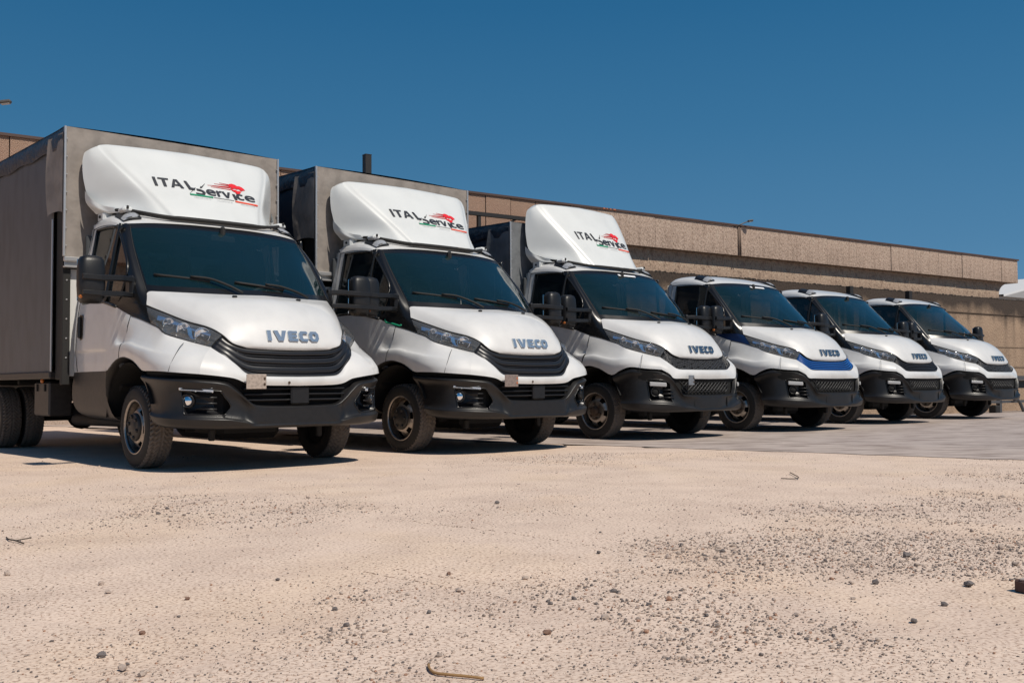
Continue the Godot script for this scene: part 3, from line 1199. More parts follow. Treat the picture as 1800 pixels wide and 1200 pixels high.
func deflector_rows(tall: float) -> Array:
	# columns from the centre to the rear edge of the right side
	var ys := [2.225, 2.40, 2.60, 2.80, 2.93]
	var rows := []
	for k in 5:
		var y: float = ys[k]
		var r := []
		var edge: float = [0.44, 0.52, 0.64, 0.765, 0.82][k]
		for x in [0.0, edge * 0.45, edge * 0.88]:
			var p := face_point(x, y, 0)
			r.append([x, y + (0.006 if k == 0 and x > 0.4 else 0.0), p.z])
		r.append([edge + 0.015, y - 0.004, face_point(edge, y, 0).z - 0.03])
		rows.append(r)
	rows[0] += [[0.56, 2.245, -0.59], [0.71, 2.283, -0.80], [0.80, 2.305, -0.97]]
	rows[1] += [[0.61, 2.405, -0.745], [0.76, 2.40, -0.975], [0.912, 2.40, -1.19]]
	rows[2] += [[0.71, 2.60, -0.905], [0.845, 2.595, -1.085], [0.957, 2.585, -1.25]]
	rows[3] += [[0.82, 2.795, -1.085], [0.905, 2.785, -1.17], [0.966, 2.757, -1.27]]
	rows[4] += [[0.865, 2.905, -1.185], [0.915, 2.882, -1.22], [0.950, 2.852, -1.28]]
	rows.append([[0, 2.972, -1.15], [0.36, 2.966, -1.160], [0.72, 2.955, -1.185], [0.80, 2.945, -1.20], [0.85, 2.93, -1.215], [0.89, 2.91, -1.24], [0.925, 2.885, -1.285]])
	rows.append([[0, 2.978, -1.27], [0.36, 2.974, -1.27], [0.70, 2.962, -1.273], [0.78, 2.955, -1.275], [0.83, 2.94, -1.278], [0.87, 2.92, -1.285], [0.91, 2.892, -1.29]])
	if tall != 1.0:
		for r in rows:
			for q in r:
				q[1] = 2.225 + (q[1] - 2.225) * tall
				q[0] *= lerpf(0.99, 0.90, clampf((q[1] - 2.3) / 0.8, 0, 1))
	return rows


func make_cab(t: Node3D, o: Dictionary) -> void:
	var old: bool = o.old
	var tagk := "old" if old else "new"
	# structure under the skin
	mesh_node("dark_inner_fill", cached("inner", inner_fill), mats.dark_void, t)
	mesh_node("chassis", cached("chassis", chassis_mesh), mats.chassis_dark, t)
	mesh_node("dashboard", cached("interior", interior_mesh), mats.interior_grey, t)
	mesh_node("seats", cached("seats", seats_mesh), mats.seat_cloth, t)
	mesh_node("steering_wheel", cached("steering", steering_mesh), mats.interior_grey, t)
	mesh_node("headliner", cached("headliner", func() -> Mesh: return both_sides(rows_moved(roof_rows(), Vector3(0, -0.05, 0)), 2, 2)), mats.headliner, t)
	var rear_view := func() -> Mesh:
		beg()
		rbox(Vector3(0.0, 2.03, -0.36), Vector3(0.26, 0.075, 0.04), 0.02, Basis(Vector3.UP, 0.15))
		rbox(Vector3(0.0, 2.10, -0.37), Vector3(0.05, 0.10, 0.05), 0.015)
		return fin()
	mesh_node("rear_view_mirror", cached("rearview", rear_view), mats.rubber_seal, t)
	if o.get("papers", false):
		var papers := func() -> Mesh:
			beg()
			rbox(Vector3(0.60, 1.425, 0.10), Vector3(0.24, 0.006, 0.14), 0.002, Basis(Vector3.UP, 0.4))
			rbox(Vector3(0.42, 1.420, 0.18), Vector3(0.16, 0.006, 0.10), 0.002, Basis(Vector3.UP, -0.2))
			return fin()
		mesh_node("papers_on_dashboard", cached("papers", papers), mats.white_paper, t)
	var rear_pane := func() -> Mesh:
		beg()
		for s in [1.0, -1.0]:
			quad(Vector3(s * 0.38 + 0.29, 1.52, -1.29), Vector3(s * 0.38 - 0.29, 1.52, -1.29), Vector3(s * 0.38 - 0.29, 2.08, -1.29), Vector3(s * 0.38 + 0.29, 2.08, -1.29))
		return fin()
	mesh_node("rear_window", cached("rearpane", rear_pane), mats.glass_dark, t)
	# white skin
	var roof := mesh_node("roof", cached("roof", func() -> Mesh: return both_sides(roof_rows(), 4, 4)), mats.white_paint, t)
	var hood := mesh_node("hood", cached("hood", func() -> Mesh: return both_sides(hood_rows(), 4, 5)), mats.white_paint, t)
	var back := func() -> Mesh:
		beg()
		for s in [1.0, -1.0]:
			sx = s
			emit(sheet([[[0, 2.215, -1.312], [0.6, 2.2, -1.312], [0.858, 2.15, -1.30]], [[0, 2.08, -1.318], [0.6, 2.08, -1.318], [0.868, 2.08, -1.305]]], 2, 1))
			emit(sheet([[[0, 1.52, -1.318], [0.6, 1.52, -1.318], [0.968, 1.52, -1.31]], [[0, 1.1, -1.318], [0.6, 1.1, -1.318], [0.99, 1.1, -1.345]], [[0, 0.72, -1.318], [0.6, 0.72, -1.318], [0.985, 0.72, -1.36]]], 2, 1))
			emit(sheet([[[0.68, 2.08, -1.318], [0.868, 2.08, -1.305]], [[0.68, 1.52, -1.318], [0.968, 1.52, -1.31]]], 1, 1))
			emit(sheet([[[0, 2.08, -1.318], [0.085, 2.08, -1.318]], [[0, 1.52, -1.318], [0.085, 1.52, -1.318]]], 1, 1))
		sx = 1.0
		return fin()
	mesh_node("cab_rear_panel", cached("cabback", back), mats.white_paint, t)
	var nozzle := func(s: float) -> Mesh:
		beg()
		rbox(Vector3(s * 0.30, 1.428, 0.495), Vector3(0.04, 0.018, 0.03), 0.006)
		return fin()
	for s in [-1.0, 1.0]:
		mesh_node("washer_nozzle", cached("nozzle%d" % s, (nozzle as Callable).bind(s)), mats.black_plastic, hood)
	# dark strips standing in for the open gaps between panels
	var shut_lines := func() -> Mesh:
		beg()
		for s in [1.0, -1.0]:
			sx = s
			var rows := hood_rows()
			var edge := []
			for r in rows:
				edge.append(r[5])
			tube(curve(crow(edge), 5), 0.006, 5)
			tube(curve(crow(rows[7]), 5), 0.006, 5)
			tube(curve(crow([[0.962, 1.273, -0.054], [0.986, 1.18, -0.059], [0.991, 1.057, -0.08], [1.030, 1.03, -0.089], [1.036, 0.98, -0.11], [1.031, 0.925, -0.132]]), 4), 0.004, 5)
			tube(curve(crow([[0.880, 2.135, -1.19], [0.905, 1.95, -1.20], [0.950, 1.70, -1.21], [0.989, 1.44, -1.22], [1.003, 1.30, -1.235], [1.009, 1.17, -1.24], [1.014, 1.02, -1.245], [1.004, 0.90, -1.25], [0.997, 0.82, -1.25]]), 3), 0.003, 5)
			tube(curve(crow([[0.880, 2.135, -1.19], [0.883, 2.142, -1.0], [0.886, 2.13, -0.80], [0.886, 2.112, -0.66], [0.882, 2.098, -0.585]]), 3), 0.003, 5)
			tube(curve(crow(FENDER_TOP), 3), 0.005, 5)
			tube(curve(crow([[0.815, 1.02, 0.665], [0.862, 0.985, 0.70], [0.925, 0.90, 0.735], [0.958, 0.84, 0.745], [0.970, 0.795, 0.742]]), 3), 0.0025, 5)
			tube(curve(crow([[0.812, 2.114, -0.50], [0.850, 1.90, -0.311], [0.866, 1.69, -0.132], [0.871, 1.474, 0.047]]), 4), 0.004, 5)
		sx = 1.0
		return fin()
	mesh_node("shut_line_strips", cached("shut_lines", shut_lines), mats.rubber_seal, t)
	for s in [1.0, -1.0]:
		var key := "%s%d" % [tagk, s]
		mesh_node("front_fender", cached("fender" + key, func() -> Mesh: return one_side(transpose(fender_columns(old).slice(0, 8)), 4, 3, s)), mats.white_paint, t)
		var door := mesh_node("door", cached("door%d" % s, func() -> Mesh: return one_side(door_rows(), 4, 3, s)), mats.white_paint, t)
		mesh_node("door_frame", cached("post%d" % s, func() -> Mesh: return one_side(side_post_rows(), 4, 3, s)), mats.white_paint, door)
		mesh_node("door_frame", cached("rail%d" % s, func() -> Mesh: return one_side(top_rail_rows(), 4, 2, s)), mats.white_paint, door)
		mesh_node("window_glass", cached("sideglass%d" % s, func() -> Mesh: return one_side(window_rows(), 4, 4, s)), mats.glass_dark, door)
		var bars := func(sd: float) -> Mesh:
			beg()
			sx = sd
			for q in [[[[0.882, 2.11, -0.50], [0.917, 1.90, -0.535], [0.953, 1.66, -0.55], [0.990, 1.42, -0.56]], 0.020], [[[0.879, 2.105, -0.595], [0.912, 1.90, -0.365], [0.945, 1.665, -0.18], [0.985, 1.40, -0.26]], 0.014], [[[0.879, 2.118, -1.10], [0.910, 1.90, -1.115], [0.950, 1.66, -1.13], [0.985, 1.44, -1.145]], 0.013], [[[0.985, 1.44, -1.145], [0.992, 1.432, -0.70], [1.0, 1.36, -0.29]], 0.014], [[[0.879, 2.118, -1.10], [0.886, 2.113, -0.85], [0.884, 2.095, -0.60]], 0.012]]:
				tube(curve(crow(q[0]), 4), q[1], 6)
			sx = 1.0
			return fin()
		mesh_node("window_trim", cached("wintrim%d" % s, (bars as Callable).bind(s)), mats.black_gloss, door)
		var handle := func(sd: float) -> Mesh:
			beg()
			var ring := []
			var rows := []
			for k in 5:
				var f := k / 4.0
				rows.append([[1.006 - 0.0 * f, 1.33 - 0.22 * f, -1.17 + 0.01 * f], [1.018, 1.335 - 0.23 * f, -1.13], [1.010, 1.33 - 0.22 * f, -1.075 + 0.01 * f]])
			sx = sd
			emit(sheet(rows, 3, 2))
			sx = 1.0
			rbox(Vector3(-sd * 1.026, 1.22, -1.125), Vector3(0.03, 0.20, 0.04), 0.014)
			return fin()
		mesh_node("door_handle", cached("handle%d" % s, (handle as Callable).bind(s)), mats.black_gloss, door)
		var pillar_mat: Material = mats.black_gloss
		mesh_node("windscreen_pillar", cached("pillar%d" % s, func() -> Mesh: return one_side(pillar_rows().slice(0, 5), 4, 4, s)), pillar_mat, t)
		var sail := mesh_node("fender_trim", cached("sail%d" % s, func() -> Mesh: return one_side(pillar_rows().slice(4, 7), 4, 3, s)), mats.dark_blue_trim if o.get("blue", false) else mats.black_gloss, t)
		if o.get("green", false) and s > 0:
			var tick := func() -> Mesh:
				beg()
				sx = 1.0
				var a := curve(crow([[0.981, 1.352, -0.205], [0.979, 1.318, -0.185], [0.962, 1.302, -0.10], [0.944, 1.276, 0.0], [0.938, 1.290, 0.02]]), 2)
				for k in a.size():
					a[k].x -= 0.004
				tube(a, 0.011, 6)
				return fin()
			var tk := mesh_node("green_stripe", (tick as Callable).call(), mats.green_print, sail)
			tk.set_meta("label", "green stripe on the black trim under the pillar")
		# sill cladding
		var sill := func(sd: float) -> Mesh:
			return one_side([
				[[0.988, 0.812, -1.36], [0.998, 0.812, -1.15], [1.005, 0.812, -0.85], [1.012, 0.812, -0.55], [1.022, 0.812, -0.44]],
				[[0.990, 0.68, -1.40], [1.0, 0.68, -1.15], [1.006, 0.68, -0.85], [1.012, 0.68, -0.60], [1.015, 0.68, -0.475]],
				[[0.985, 0.55, -1.40], [0.995, 0.55, -1.15], [1.0, 0.55, -0.85], [1.004, 0.55, -0.60], [1.004, 0.55, -0.45]],
				[[0.965, 0.45, -1.30], [0.975, 0.445, -1.10], [0.98, 0.44, -0.85], [0.984, 0.43, -0.60], [0.984, 0.42, -0.34]],
				[[0.90, 0.405, -1.22], [0.91, 0.40, -1.05], [0.91, 0.395, -0.85], [0.91, 0.39, -0.60], [0.91, 0.385, -0.28]],
			], 4, 3, sd)
		mesh_node("sill_cladding", cached("sill%d" % s, (sill as Callable).bind(s)), mats.sill_plastic, t)
		# wheel arch lip
		var lip := func(sd: float) -> Mesh:
			beg()
			sx = sd
			var a := [[1.010, 0.60, -0.475], [1.022, 0.72, -0.455], [1.030, 0.815, -0.40], [1.034, 0.885, -0.25], [1.034, 0.918, -0.13], [1.033, 0.922, 0.0], [1.024, 0.885, 0.16], [1.013, 0.810, 0.305]]
			var b := [[0.93, 0.58, -0.46], [0.93, 0.71, -0.435], [0.93, 0.79, -0.375], [0.93, 0.855, -0.24], [0.93, 0.885, -0.12], [0.93, 0.89, 0.0], [0.93, 0.855, 0.155], [0.93, 0.79, 0.28]]
			emit(sheet([a, mixrow(a, b, 0.25, 0.010), b], 3, 2))
			sx = 1.0
			return fin()
		if not old:
			mesh_node("wheel_arch_lip", cached("lip%d" % s, (lip as Callable).bind(s)), mats.black_plastic, t)
		make_headlight(t, s, old, o.get("blue", false))
		# mirror
		var mk := "mirror%s" % o.mirror_x
		if not meshes.has(mk):
			var four := mirror_meshes(o.mirror_x)
			var flipped := []
			for q in four:
				flipped.append(mirrored(q))
			meshes[mk] = four
			meshes[mk + "L"] = flipped
		var ms: Array = meshes[mk] if s > 0 else meshes[mk + "L"]
		var mir := mesh_node("wing_mirror", ms[0], mats.black_plastic, t)
		mesh_node("mirror_arm", ms[1], mats.black_plastic, mir)
		mesh_node("mirror_glass", ms[2], mats.mirror_glass, mir)
		mesh_node("indicator", ms[3], mats.amber_lens, mir)
		# roof marker lamp
		var lamp_base := func(sd: float) -> Mesh:
			return one_side([
				[[0.60, 2.262, -0.80], [0.70, 2.275, -0.80], [0.80, 2.255, -0.80], [0.835, 2.215, -0.80]],
				[[0.67, 2.236, -0.66], [0.72, 2.243, -0.66], [0.80, 2.217, -0.66], [0.84, 2.172, -0.66]],
				[[0.685, 2.193, -0.56], [0.73, 2.200, -0.55], [0.80, 2.182, -0.555], [0.845, 2.148, -0.575]],
				[[0.69, 2.175, -0.535], [0.74, 2.172, -0.535], [0.80, 2.158, -0.545], [0.845, 2.138, -0.56]],
			], 3, 3, sd)
		var ml := mesh_node("roof_marker_lamp", cached("mlamp%d" % s, (lamp_base as Callable).bind(s)), mats.black_plastic, t)
		var lens := func(sd: float) -> Mesh:
			return one_side([
				[[0.70, 2.240, -0.645], [0.73, 2.246, -0.642], [0.80, 2.220, -0.642], [0.835, 2.180, -0.65]],
				[[0.70, 2.218, -0.59], [0.735, 2.226, -0.58], [0.80, 2.202, -0.585], [0.842, 2.160, -0.597]],
				[[0.705, 2.186, -0.545], [0.738, 2.189, -0.537], [0.798, 2.172, -0.543], [0.842, 2.147, -0.556]],
			], 4, 4, sd)
		mesh_node("lens", cached("mlens%d" % s, (lens as Callable).bind(s)), mats.marker_lens, ml)
	# nose band under the grille
	mesh_node("nose_band", cached("nose" + tagk, func() -> Mesh: return both_sides(transpose(fender_columns(old).slice(7, 13)), 4, 4)), mats.white_paint, t)
	# windscreen with its printed black border
	var screen := func(border: bool) -> Mesh:
		return both_sides(windscreen_rows(), 8, 10, func(i: int, j: int) -> bool: return (i < 2 or i > 26 or j > 29) != border)
	mesh_node("windscreen", cached("screen", (screen as Callable).bind(false)), mats.glass_tint, t)
	mesh_node("windscreen_border", cached("screenborder", (screen as Callable).bind(true)), mats.black_gloss, t)
	var wipers := func(k: int) -> Mesh:
		beg()
		if k == 0:
			tube(curve([on_glass(-0.79, 1.615, 0.012), on_glass(-0.60, 1.588, 0.014), on_glass(-0.40, 1.558, 0.014)], 4), 0.012, 5)
			tube(curve([on_glass(-0.54, 1.582, 0.035), on_glass(-0.40, 1.560, 0.04), on_glass(-0.28, 1.50, 0.04), on_glass(-0.19, 1.448, 0.03)], 4), 0.011, 5)
		else:
			tube(curve([on_glass(-0.20, 1.562, 0.012), on_glass(0.02, 1.537, 0.014), on_glass(0.24, 1.515, 0.014)], 4), 0.012, 5)
			tube(curve([on_glass(0.06, 1.537, 0.035), on_glass(0.20, 1.522, 0.04), on_glass(0.36, 1.482, 0.04), on_glass(0.48, 1.448, 0.03)], 4), 0.011, 5)
		return fin()
	for k in 2:
		mesh_node("wiper", cached("wiper%d" % k, (wipers as Callable).bind(k)), mats.rubber_seal, t)
	if o.get("sticker", false):
		var strip := func() -> Mesh:
			beg()
			rbox(Vector3(0.10, 2.105, -0.375), Vector3(0.34, 0.035, 0.004), 0.002, Basis(Vector3.RIGHT, -0.90))
			return fin()
		mesh_node("windscreen_sticker", cached("strip", strip), mats.white_paper, t)
	make_grille(t, o)
	make_bumper(t, old)
	# badge
	if not meshes.has("badges"):
		meshes.badges = badge_letters()
	for l in meshes.badges:
		mesh_node("badge_letter", meshes.badges[l], mats.badge_dark if old else mats.badge_blue, hood)
	# bracket left where the number plate was
	if o.has("plate"):
		var pl := func() -> Mesh:
			beg()
			var b := Basis(Vector3.UP, -0.06)
			rbox(Vector3(-0.385, 0.712, 1.052), Vector3(0.168 if not old else 0.10, 0.118, 0.008), 0.004, b)
			return fin()
		var p := mesh_node("plate_bracket", (pl as Callable).call(), mats[o.plate], t)
		var bolts := func() -> Mesh:
			beg()
			for y in [0.69, 0.735]:
				rbox(Vector3(-0.317 if not old else -0.345, y, 1.058), Vector3(0.02, 0.025, 0.01), 0.004)
			return fin()
		mesh_node("bolt", (bolts as Callable).call(), mats.rust_orange if o.get("green", false) else mats.hub_rust, p)
	var hole := func() -> Mesh:
		beg()
		lathe([[0.0, 0.0], [0.003, 0.008], [0.0, 0.012]], Transform3D(Basis(Vector3.RIGHT, PI / 2), Vector3(-0.09, 0.703 if not old else 0.79, 1.044 if not old else 1.006)), 10)
		return fin()
	mesh_node("towing_eye_cover", cached("hole" + tagk, hole), mats.hub_rust, t)
	# wheels
	for s in [-1.0, 1.0]:
		make_wheel(t, Vector3(s * 0.845, 0.345, 0), s < 0, not old, not old)
		for x in [0.86, 0.62]:
			make_wheel(t, Vector3(s * x, 0.345, -4.1), s < 0, not old, not old, x < 0.7)


func on_glass(x: float, y: float, d: float) -> Vector3:
	var z := lerpf(0.455, 0.165, (y - 1.425) / 0.255) - lerpf(0.5, 0.35, (y - 1.43) / 0.25) * x * x
	return Vector3(x, y, z) + Vector3(x * 0.5, 0.75, 0.66).normalized() * d


func mixrow(a: Array, b: Array, f: float, lift: float) -> Array:
	var out := []
	for i in a.size():
		var q := mix3(a[i], b[i], f)
		q[0] += lift
		out.append(q)
	return out


func make_headlight(t: Node3D, s: float, old: bool, blue: bool) -> void:
	var up := [[0.902, 1.337, 0.132], [0.815, 1.27, 0.315], [0.72, 1.196, 0.512], [0.626, 1.143, 0.692], [0.572, 1.096, 0.782], [0.558, 1.08, 0.797]]
	var low := [[0.914, 1.194, 0.248], [0.897, 1.154, 0.37], [0.882, 1.105, 0.47], [0.795, 1.056, 0.59], [0.70, 1.015, 0.705], [0.648, 0.992, 0.795]]
	var mid := []
	for i in 6:
		var q := mix3(up[i], low[i], 0.5)
		var bulge: float = [0.012, 0.03, 0.045, 0.05, 0.04, 0.02][i]
		mid.append([q[0] + bulge * 0.75, q[1], q[2] + bulge * 0.75])
	var rows := [up, mid, low]
	var k := "%d" % s
	var root := mesh_node("headlight", cached("lens" + k, func() -> Mesh: return one_side(rows, 5, 5, s)), mats.lens_clear, t)
	# bowl behind the lens
	var bowl := func() -> Mesh:
		var deep := []
		for i in 6:
			var q := mix3(up[i], low[i], 0.5)
			deep.append([q[0] - 0.07, q[1], q[2] - 0.06])
		beg()
		sx = s
		emit(sheet([up, deep, low], 5, 5))
		sx = 1.0
		return fin()
	mesh_node("lamp_housing", cached("bowl" + k, bowl), mats.lamp_grey_bowl, root)
	var parts := func() -> Mesh:
		beg()
		# three bowls and the chrome blades between them
		for q in [[0.838, 1.19, 0.378, 0.042], [0.768, 1.137, 0.508, 0.052], [0.676, 1.087, 0.658, 0.058]]:
			var b := Basis(Vector3.UP, -s * 0.62) * Basis(Vector3.RIGHT, PI / 2)
			lathe([[-0.05, 0.0], [-0.045, q[3] * 0.5], [-0.02, q[3] * 0.85], [0.012, q[3]], [0.02, q[3] * 1.08], [0.012, q[3] * 1.1]], Transform3D(b, Vector3(-s * (q[0] - 0.03), q[1], q[2] - 0.02)), 20)
			lathe([[-0.05, 0.012], [-0.01, 0.012], [-0.005, 0.0]], Transform3D(b, Vector3(-s * (q[0] - 0.03), q[1], q[2] - 0.02)), 10)
		sx = s
		emit(sheet([
			[[0.845, 1.262, 0.225], [0.775, 1.225, 0.37], [0.685, 1.165, 0.545], [0.60, 1.108, 0.71]],
			[[0.865, 1.225, 0.245], [0.80, 1.188, 0.39], [0.712, 1.13, 0.57], [0.625, 1.078, 0.725]],
		], 4, 2))
		emit(sheet([
			[[0.735, 1.15, 0.545], [0.735, 1.09, 0.57], [0.725, 1.055, 0.61]],
			[[0.715, 1.145, 0.58], [0.715, 1.085, 0.60], [0.71, 1.045, 0.635]],
		], 3, 2))
		sx = 1.0
		return fin()
	mesh_node("reflector", cached("bowls" + k, parts), mats.reflector, root)
	var bulb := func() -> Mesh:
		beg()
		rbox(Vector3(-s * 0.835, 1.21, 0.315), Vector3(0.025, 0.025, 0.07), 0.01, Basis(Vector3.UP, s * 0.5))
		return fin()
	mesh_node("bulb_holder", cached("bulb" + k, bulb), mats.lamp_grey_bowl, root)


func make_grille(t: Node3D, o: Dictionary) -> void:
	var old: bool = o.old
	var kind: String = o.grille
	var back := func() -> Mesh:
		var a := grille_top()
		var b := grille_low(old)
		var rows := []
		for f in [0.0, 0.33, 0.66, 1.0]:
			var r := []
			for i in 5:
				var q := mix3(a[i], b[i], f)
				q[2] -= 0.03
				r.append(q)
			r.reverse()
			rows.append(r)
		return both_sides(rows, 4, 2)
	var g := mesh_node("grille", cached("grilleback%s" % old, back), mats.dark_void, t)
	if kind == "wide_slats":
		for q in [[0.07, 0.042, 0.022], [0.40, 0.050, 0.026], [0.73, 0.050, 0.03], [0.965, 0.026, 0.02]]:
			var bar := func() -> Mesh:
				beg()
				bar_along(grille_line(old, q[0], 0.004), q[1], q[2])
				return fin()
			mesh_node("slat", cached("slat%s" % q[0], bar), mats.grille_black, g)
		for q in [0.23, 0.565, 0.85]:
			var bar := func() -> Mesh:
				beg()
				bar_along(grille_line(old, q, -0.008).slice(7, 34), 0.012, 0.03)
				return fin()
			mesh_node("slat", cached("thinslat%s" % q, bar), mats.grille_black, g)
	elif kind == "honeycomb":
		for side in 2:
			for k in 34:
				var bar := func() -> Mesh:
					beg()
					var path := []
					var u0 := (k - 8) / 24.0
					for i in 7:
						var f := i / 6.0
						var u := u0 + (f if side == 0 else -f) * 0.22
						if u < 0.0 or u > 1.0:
							continue
						var line := grille_line(old, f, -0.008)
						path.append(line[clampi(int(round(u * (line.size() - 1))), 0, line.size() - 1)])
					if path.size() < 2:
						return null
					tube(path, 0.0075, 4)
					return fin()
				var key := "mesh%d_%d" % [side, k]
				if not meshes.has(key):
					meshes[key] = (bar as Callable).call()
				if meshes[key] != null:
					mesh_node("mesh_bar", meshes[key], mats.mesh_grey, g)
		for q in [0.03, 0.97]:
			var bar := func() -> Mesh:
				beg()
				bar_along(grille_line(old, q, 0.002), 0.014, 0.02)
				return fin()
			mesh_node("frame", cached("gframe%s" % q, bar), mats.grille_black, g)
	else:
		for k in 5:
			var f := 0.10 + 0.20 * k
			var bar := func() -> Mesh:
				beg()
				bar_along(grille_line(old, f, 0.002), 0.019, 0.035)
				return fin()
			mesh_node("slat", cached("oldslat%d" % k, bar), mats.blue_plastic if o.get("blue", false) else mats.grille_black, g)


func make_bumper(t: Node3D, old: bool) -> void:
	var tagk := "old" if old else "new"
	var lo := 4
	var hi := 8 if not old else 7
	var hole := func(i: int, j: int) -> bool:
		# opening for the fog lamps: control cells lo..hi across, 3..5 down
		return j >= lo * 4 and j < hi * 4 and i >= 9 and i < 15
	var shell := func() -> Mesh:
		return both_sides(transpose(bumper_columns(old)), 4, 3, hole)
	var b := mesh_node("bumper", cached("bumper" + tagk, shell), mats.black_plastic, t)
	# floor of the air intake between the arms
	var intake := func() -> Mesh:
		beg()
		rbox(Vector3(0, 0.62 if not old else 0.645, 0.93), Vector3(1.08, 0.22, 0.03), 0.004)
		return fin()
	mesh_node("intake_back", cached("intake" + tagk, intake), mats.dark_void, b)
	if old:
		for side in [-1.0, 1.0]:
			for k in 18:
				var bar := func() -> Mesh:
					beg()
					var x0 := -0.62 + 0.07 * k
					var pts := []
					for i in 4:
						var x: float = x0 + side * 0.07 * (i - 1.5)
						if absf(x) > 0.53 - 0.03 * (3 - i):
							continue
						pts.append(Vector3(x, 0.56 + 0.055 * i, 0.975 - 0.10 * x * x))
					if pts.size() < 2:
						return null
					tube(pts, 0.006, 4)
					return fin()
				var key := "intakebar%d_%d" % [side, k]
				if not meshes.has(key):
					meshes[key] = (bar as Callable).call()
				if meshes[key] != null:
					mesh_node("mesh_bar", meshes[key], mats.mesh_grey, b)
	else:
		for y in [0.565, 0.61, 0.655]:
			var slat := func() -> Mesh:
				beg()
				rbox(Vector3(0, y, 0.975), Vector3(0.92, 0.014, 0.05), 0.005)
				return fin()
			mesh_node("intake_slat", cached("islat%s" % y, slat), mats.grille_black, b)
		var block := func() -> Mesh:
			beg()
			rbox(Vector3(0.03, 0.60, 0.99), Vector3(0.17, 0.15, 0.05), 0.012)
			return fin()
		mesh_node("sensor_block", cached("iblock", block), mats.black_plastic, b)
	# beam seams
	var seams := func() -> Mesh:
		beg()
		for x in [-0.30, 0.345]:
			rbox(Vector3(x, 0.435, 1.030 - 0.06 * x * x), Vector3(0.006, 0.15, 0.02), 0.002)
		return fin()
	mesh_node("bumper_seam", cached("bseam", seams), mats.dark_void, b)
	for s in [1.0, -1.0]:
		var k := "%s%d" % [tagk, s]
		var pocket := func() -> Mesh:
			beg()
			sx = s
			var g := sheet(transpose(bumper_columns(old)), 4, 3)
			var loop := []
			for j in range(lo * 4, hi * 4 + 1):
				loop.append(g[9][j])
			for i in range(10, 15):
				loop.append(g[i][hi * 4])
			for j in range(hi * 4, lo * 4 - 1, -1):
				loop.append(g[15][j])
			for i in range(14, 9, -1):
				loop.append(g[i][lo * 4])
			var mid := Vector3.ZERO
			for q in loop:
				mid += q
			mid /= loop.size()
			var inn := Vector3(s * 0.07, 0.0, -0.07)
			for i in loop.size():
				var a: Vector3 = loop[i]
				var c: Vector3 = loop[(i + 1) % loop.size()]
				var a2: Vector3 = a.lerp(mid, 0.10) + inn
				var c2: Vector3 = c.lerp(mid, 0.10) + inn
				quad(a, c, c2, a2)
				tri(a2, c2, mid + inn)
			sx = 1.0
			return fin()
		var trim := func() -> Mesh:
			beg()
			sx = s
			var g := sheet(transpose(bumper_columns(old)), 4, 3)
			var loop := []
			for j in range(lo * 4, hi * 4 + 1):
				loop.append(g[9][j])
			for i in range(10, 15):
				loop.append(g[i][hi * 4])
			for j in range(hi * 4, lo * 4 - 1, -1):
				loop.append(g[15][j])
			for i in range(14, 9, -1):
				loop.append(g[i][lo * 4])
			sx = 1.0
			tube(loop, 0.006, 6, true)
			return fin()
		mesh_node("fog_lamp_trim", cached("fogtrim" + k, trim), mats.black_gloss, b)
		var p := mesh_node("fog_lamp_recess", cached("pocket" + k, pocket), mats.grille_black, b)
		var fx := 0.80 if not old else 0.775
		var fz := 0.865 if not old else 0.86
		var yaw := Basis(Vector3.UP, -s * 0.72)
		var drl := func() -> Mesh:
			beg()
			var dir := Vector3(s * 0.75, -0.075, 0.66).normalized()
			if old:
				dir = Vector3(s * 0.72, -0.06, 0.69).normalized()
			var c := Vector3(-s * (fx - 0.0), 0.650 if not old else 0.665, fz + 0.005)
			var up := Vector3.UP
			var out: Vector3 = dir.cross(up) * s
			var bb := Basis(dir, up, dir.cross(up).normalized())
			rbox(c, Vector3(0.27 if not old else 0.20, 0.032 if not old else 0.05, 0.03), 0.008, bb)
			return fin()
		mesh_node("daytime_lamp", cached("drl" + k, drl), mats.white_lens if old else mats.reflector, p)
		var lamp := func() -> Mesh:
			beg()
			var at := Vector3(-s * (fx + 0.045), 0.565, fz - 0.055) if not old else Vector3(-s * (fx + 0.01), 0.575, fz - 0.03)
			lathe([[0.012, 0.0], [0.010, 0.032], [0.0, 0.042]], Transform3D(yaw * Basis(Vector3.RIGHT, PI / 2), at), 20)
			return fin()
		mesh_node("fog_lamp", cached("fog" + k, lamp), mats.reflector if not old else mats.dark_void, p)
		var ringm := func() -> Mesh:
			beg()
			var at := Vector3(-s * (fx + 0.045), 0.565, fz - 0.055) if not old else Vector3(-s * (fx + 0.01), 0.575, fz - 0.03)
			lathe([[0.0, 0.042], [0.016, 0.046], [0.016, 0.054], [-0.03, 0.058]], Transform3D(yaw * Basis(Vector3.RIGHT, PI / 2), at), 20)
			var dir := Vector3(s * 0.75, 0.0, 0.66).normalized()
			for y in [0.50, 0.545, 0.59]:
				tube([at + Vector3(0, y - 0.565, 0) + dir * 0.07, at + Vector3(0, y - 0.565, 0) + dir * 0.23], 0.007, 5)
			return fin()
		mesh_node("fog_lamp_surround", cached("fogring" + k, ringm), mats.black_plastic, p)


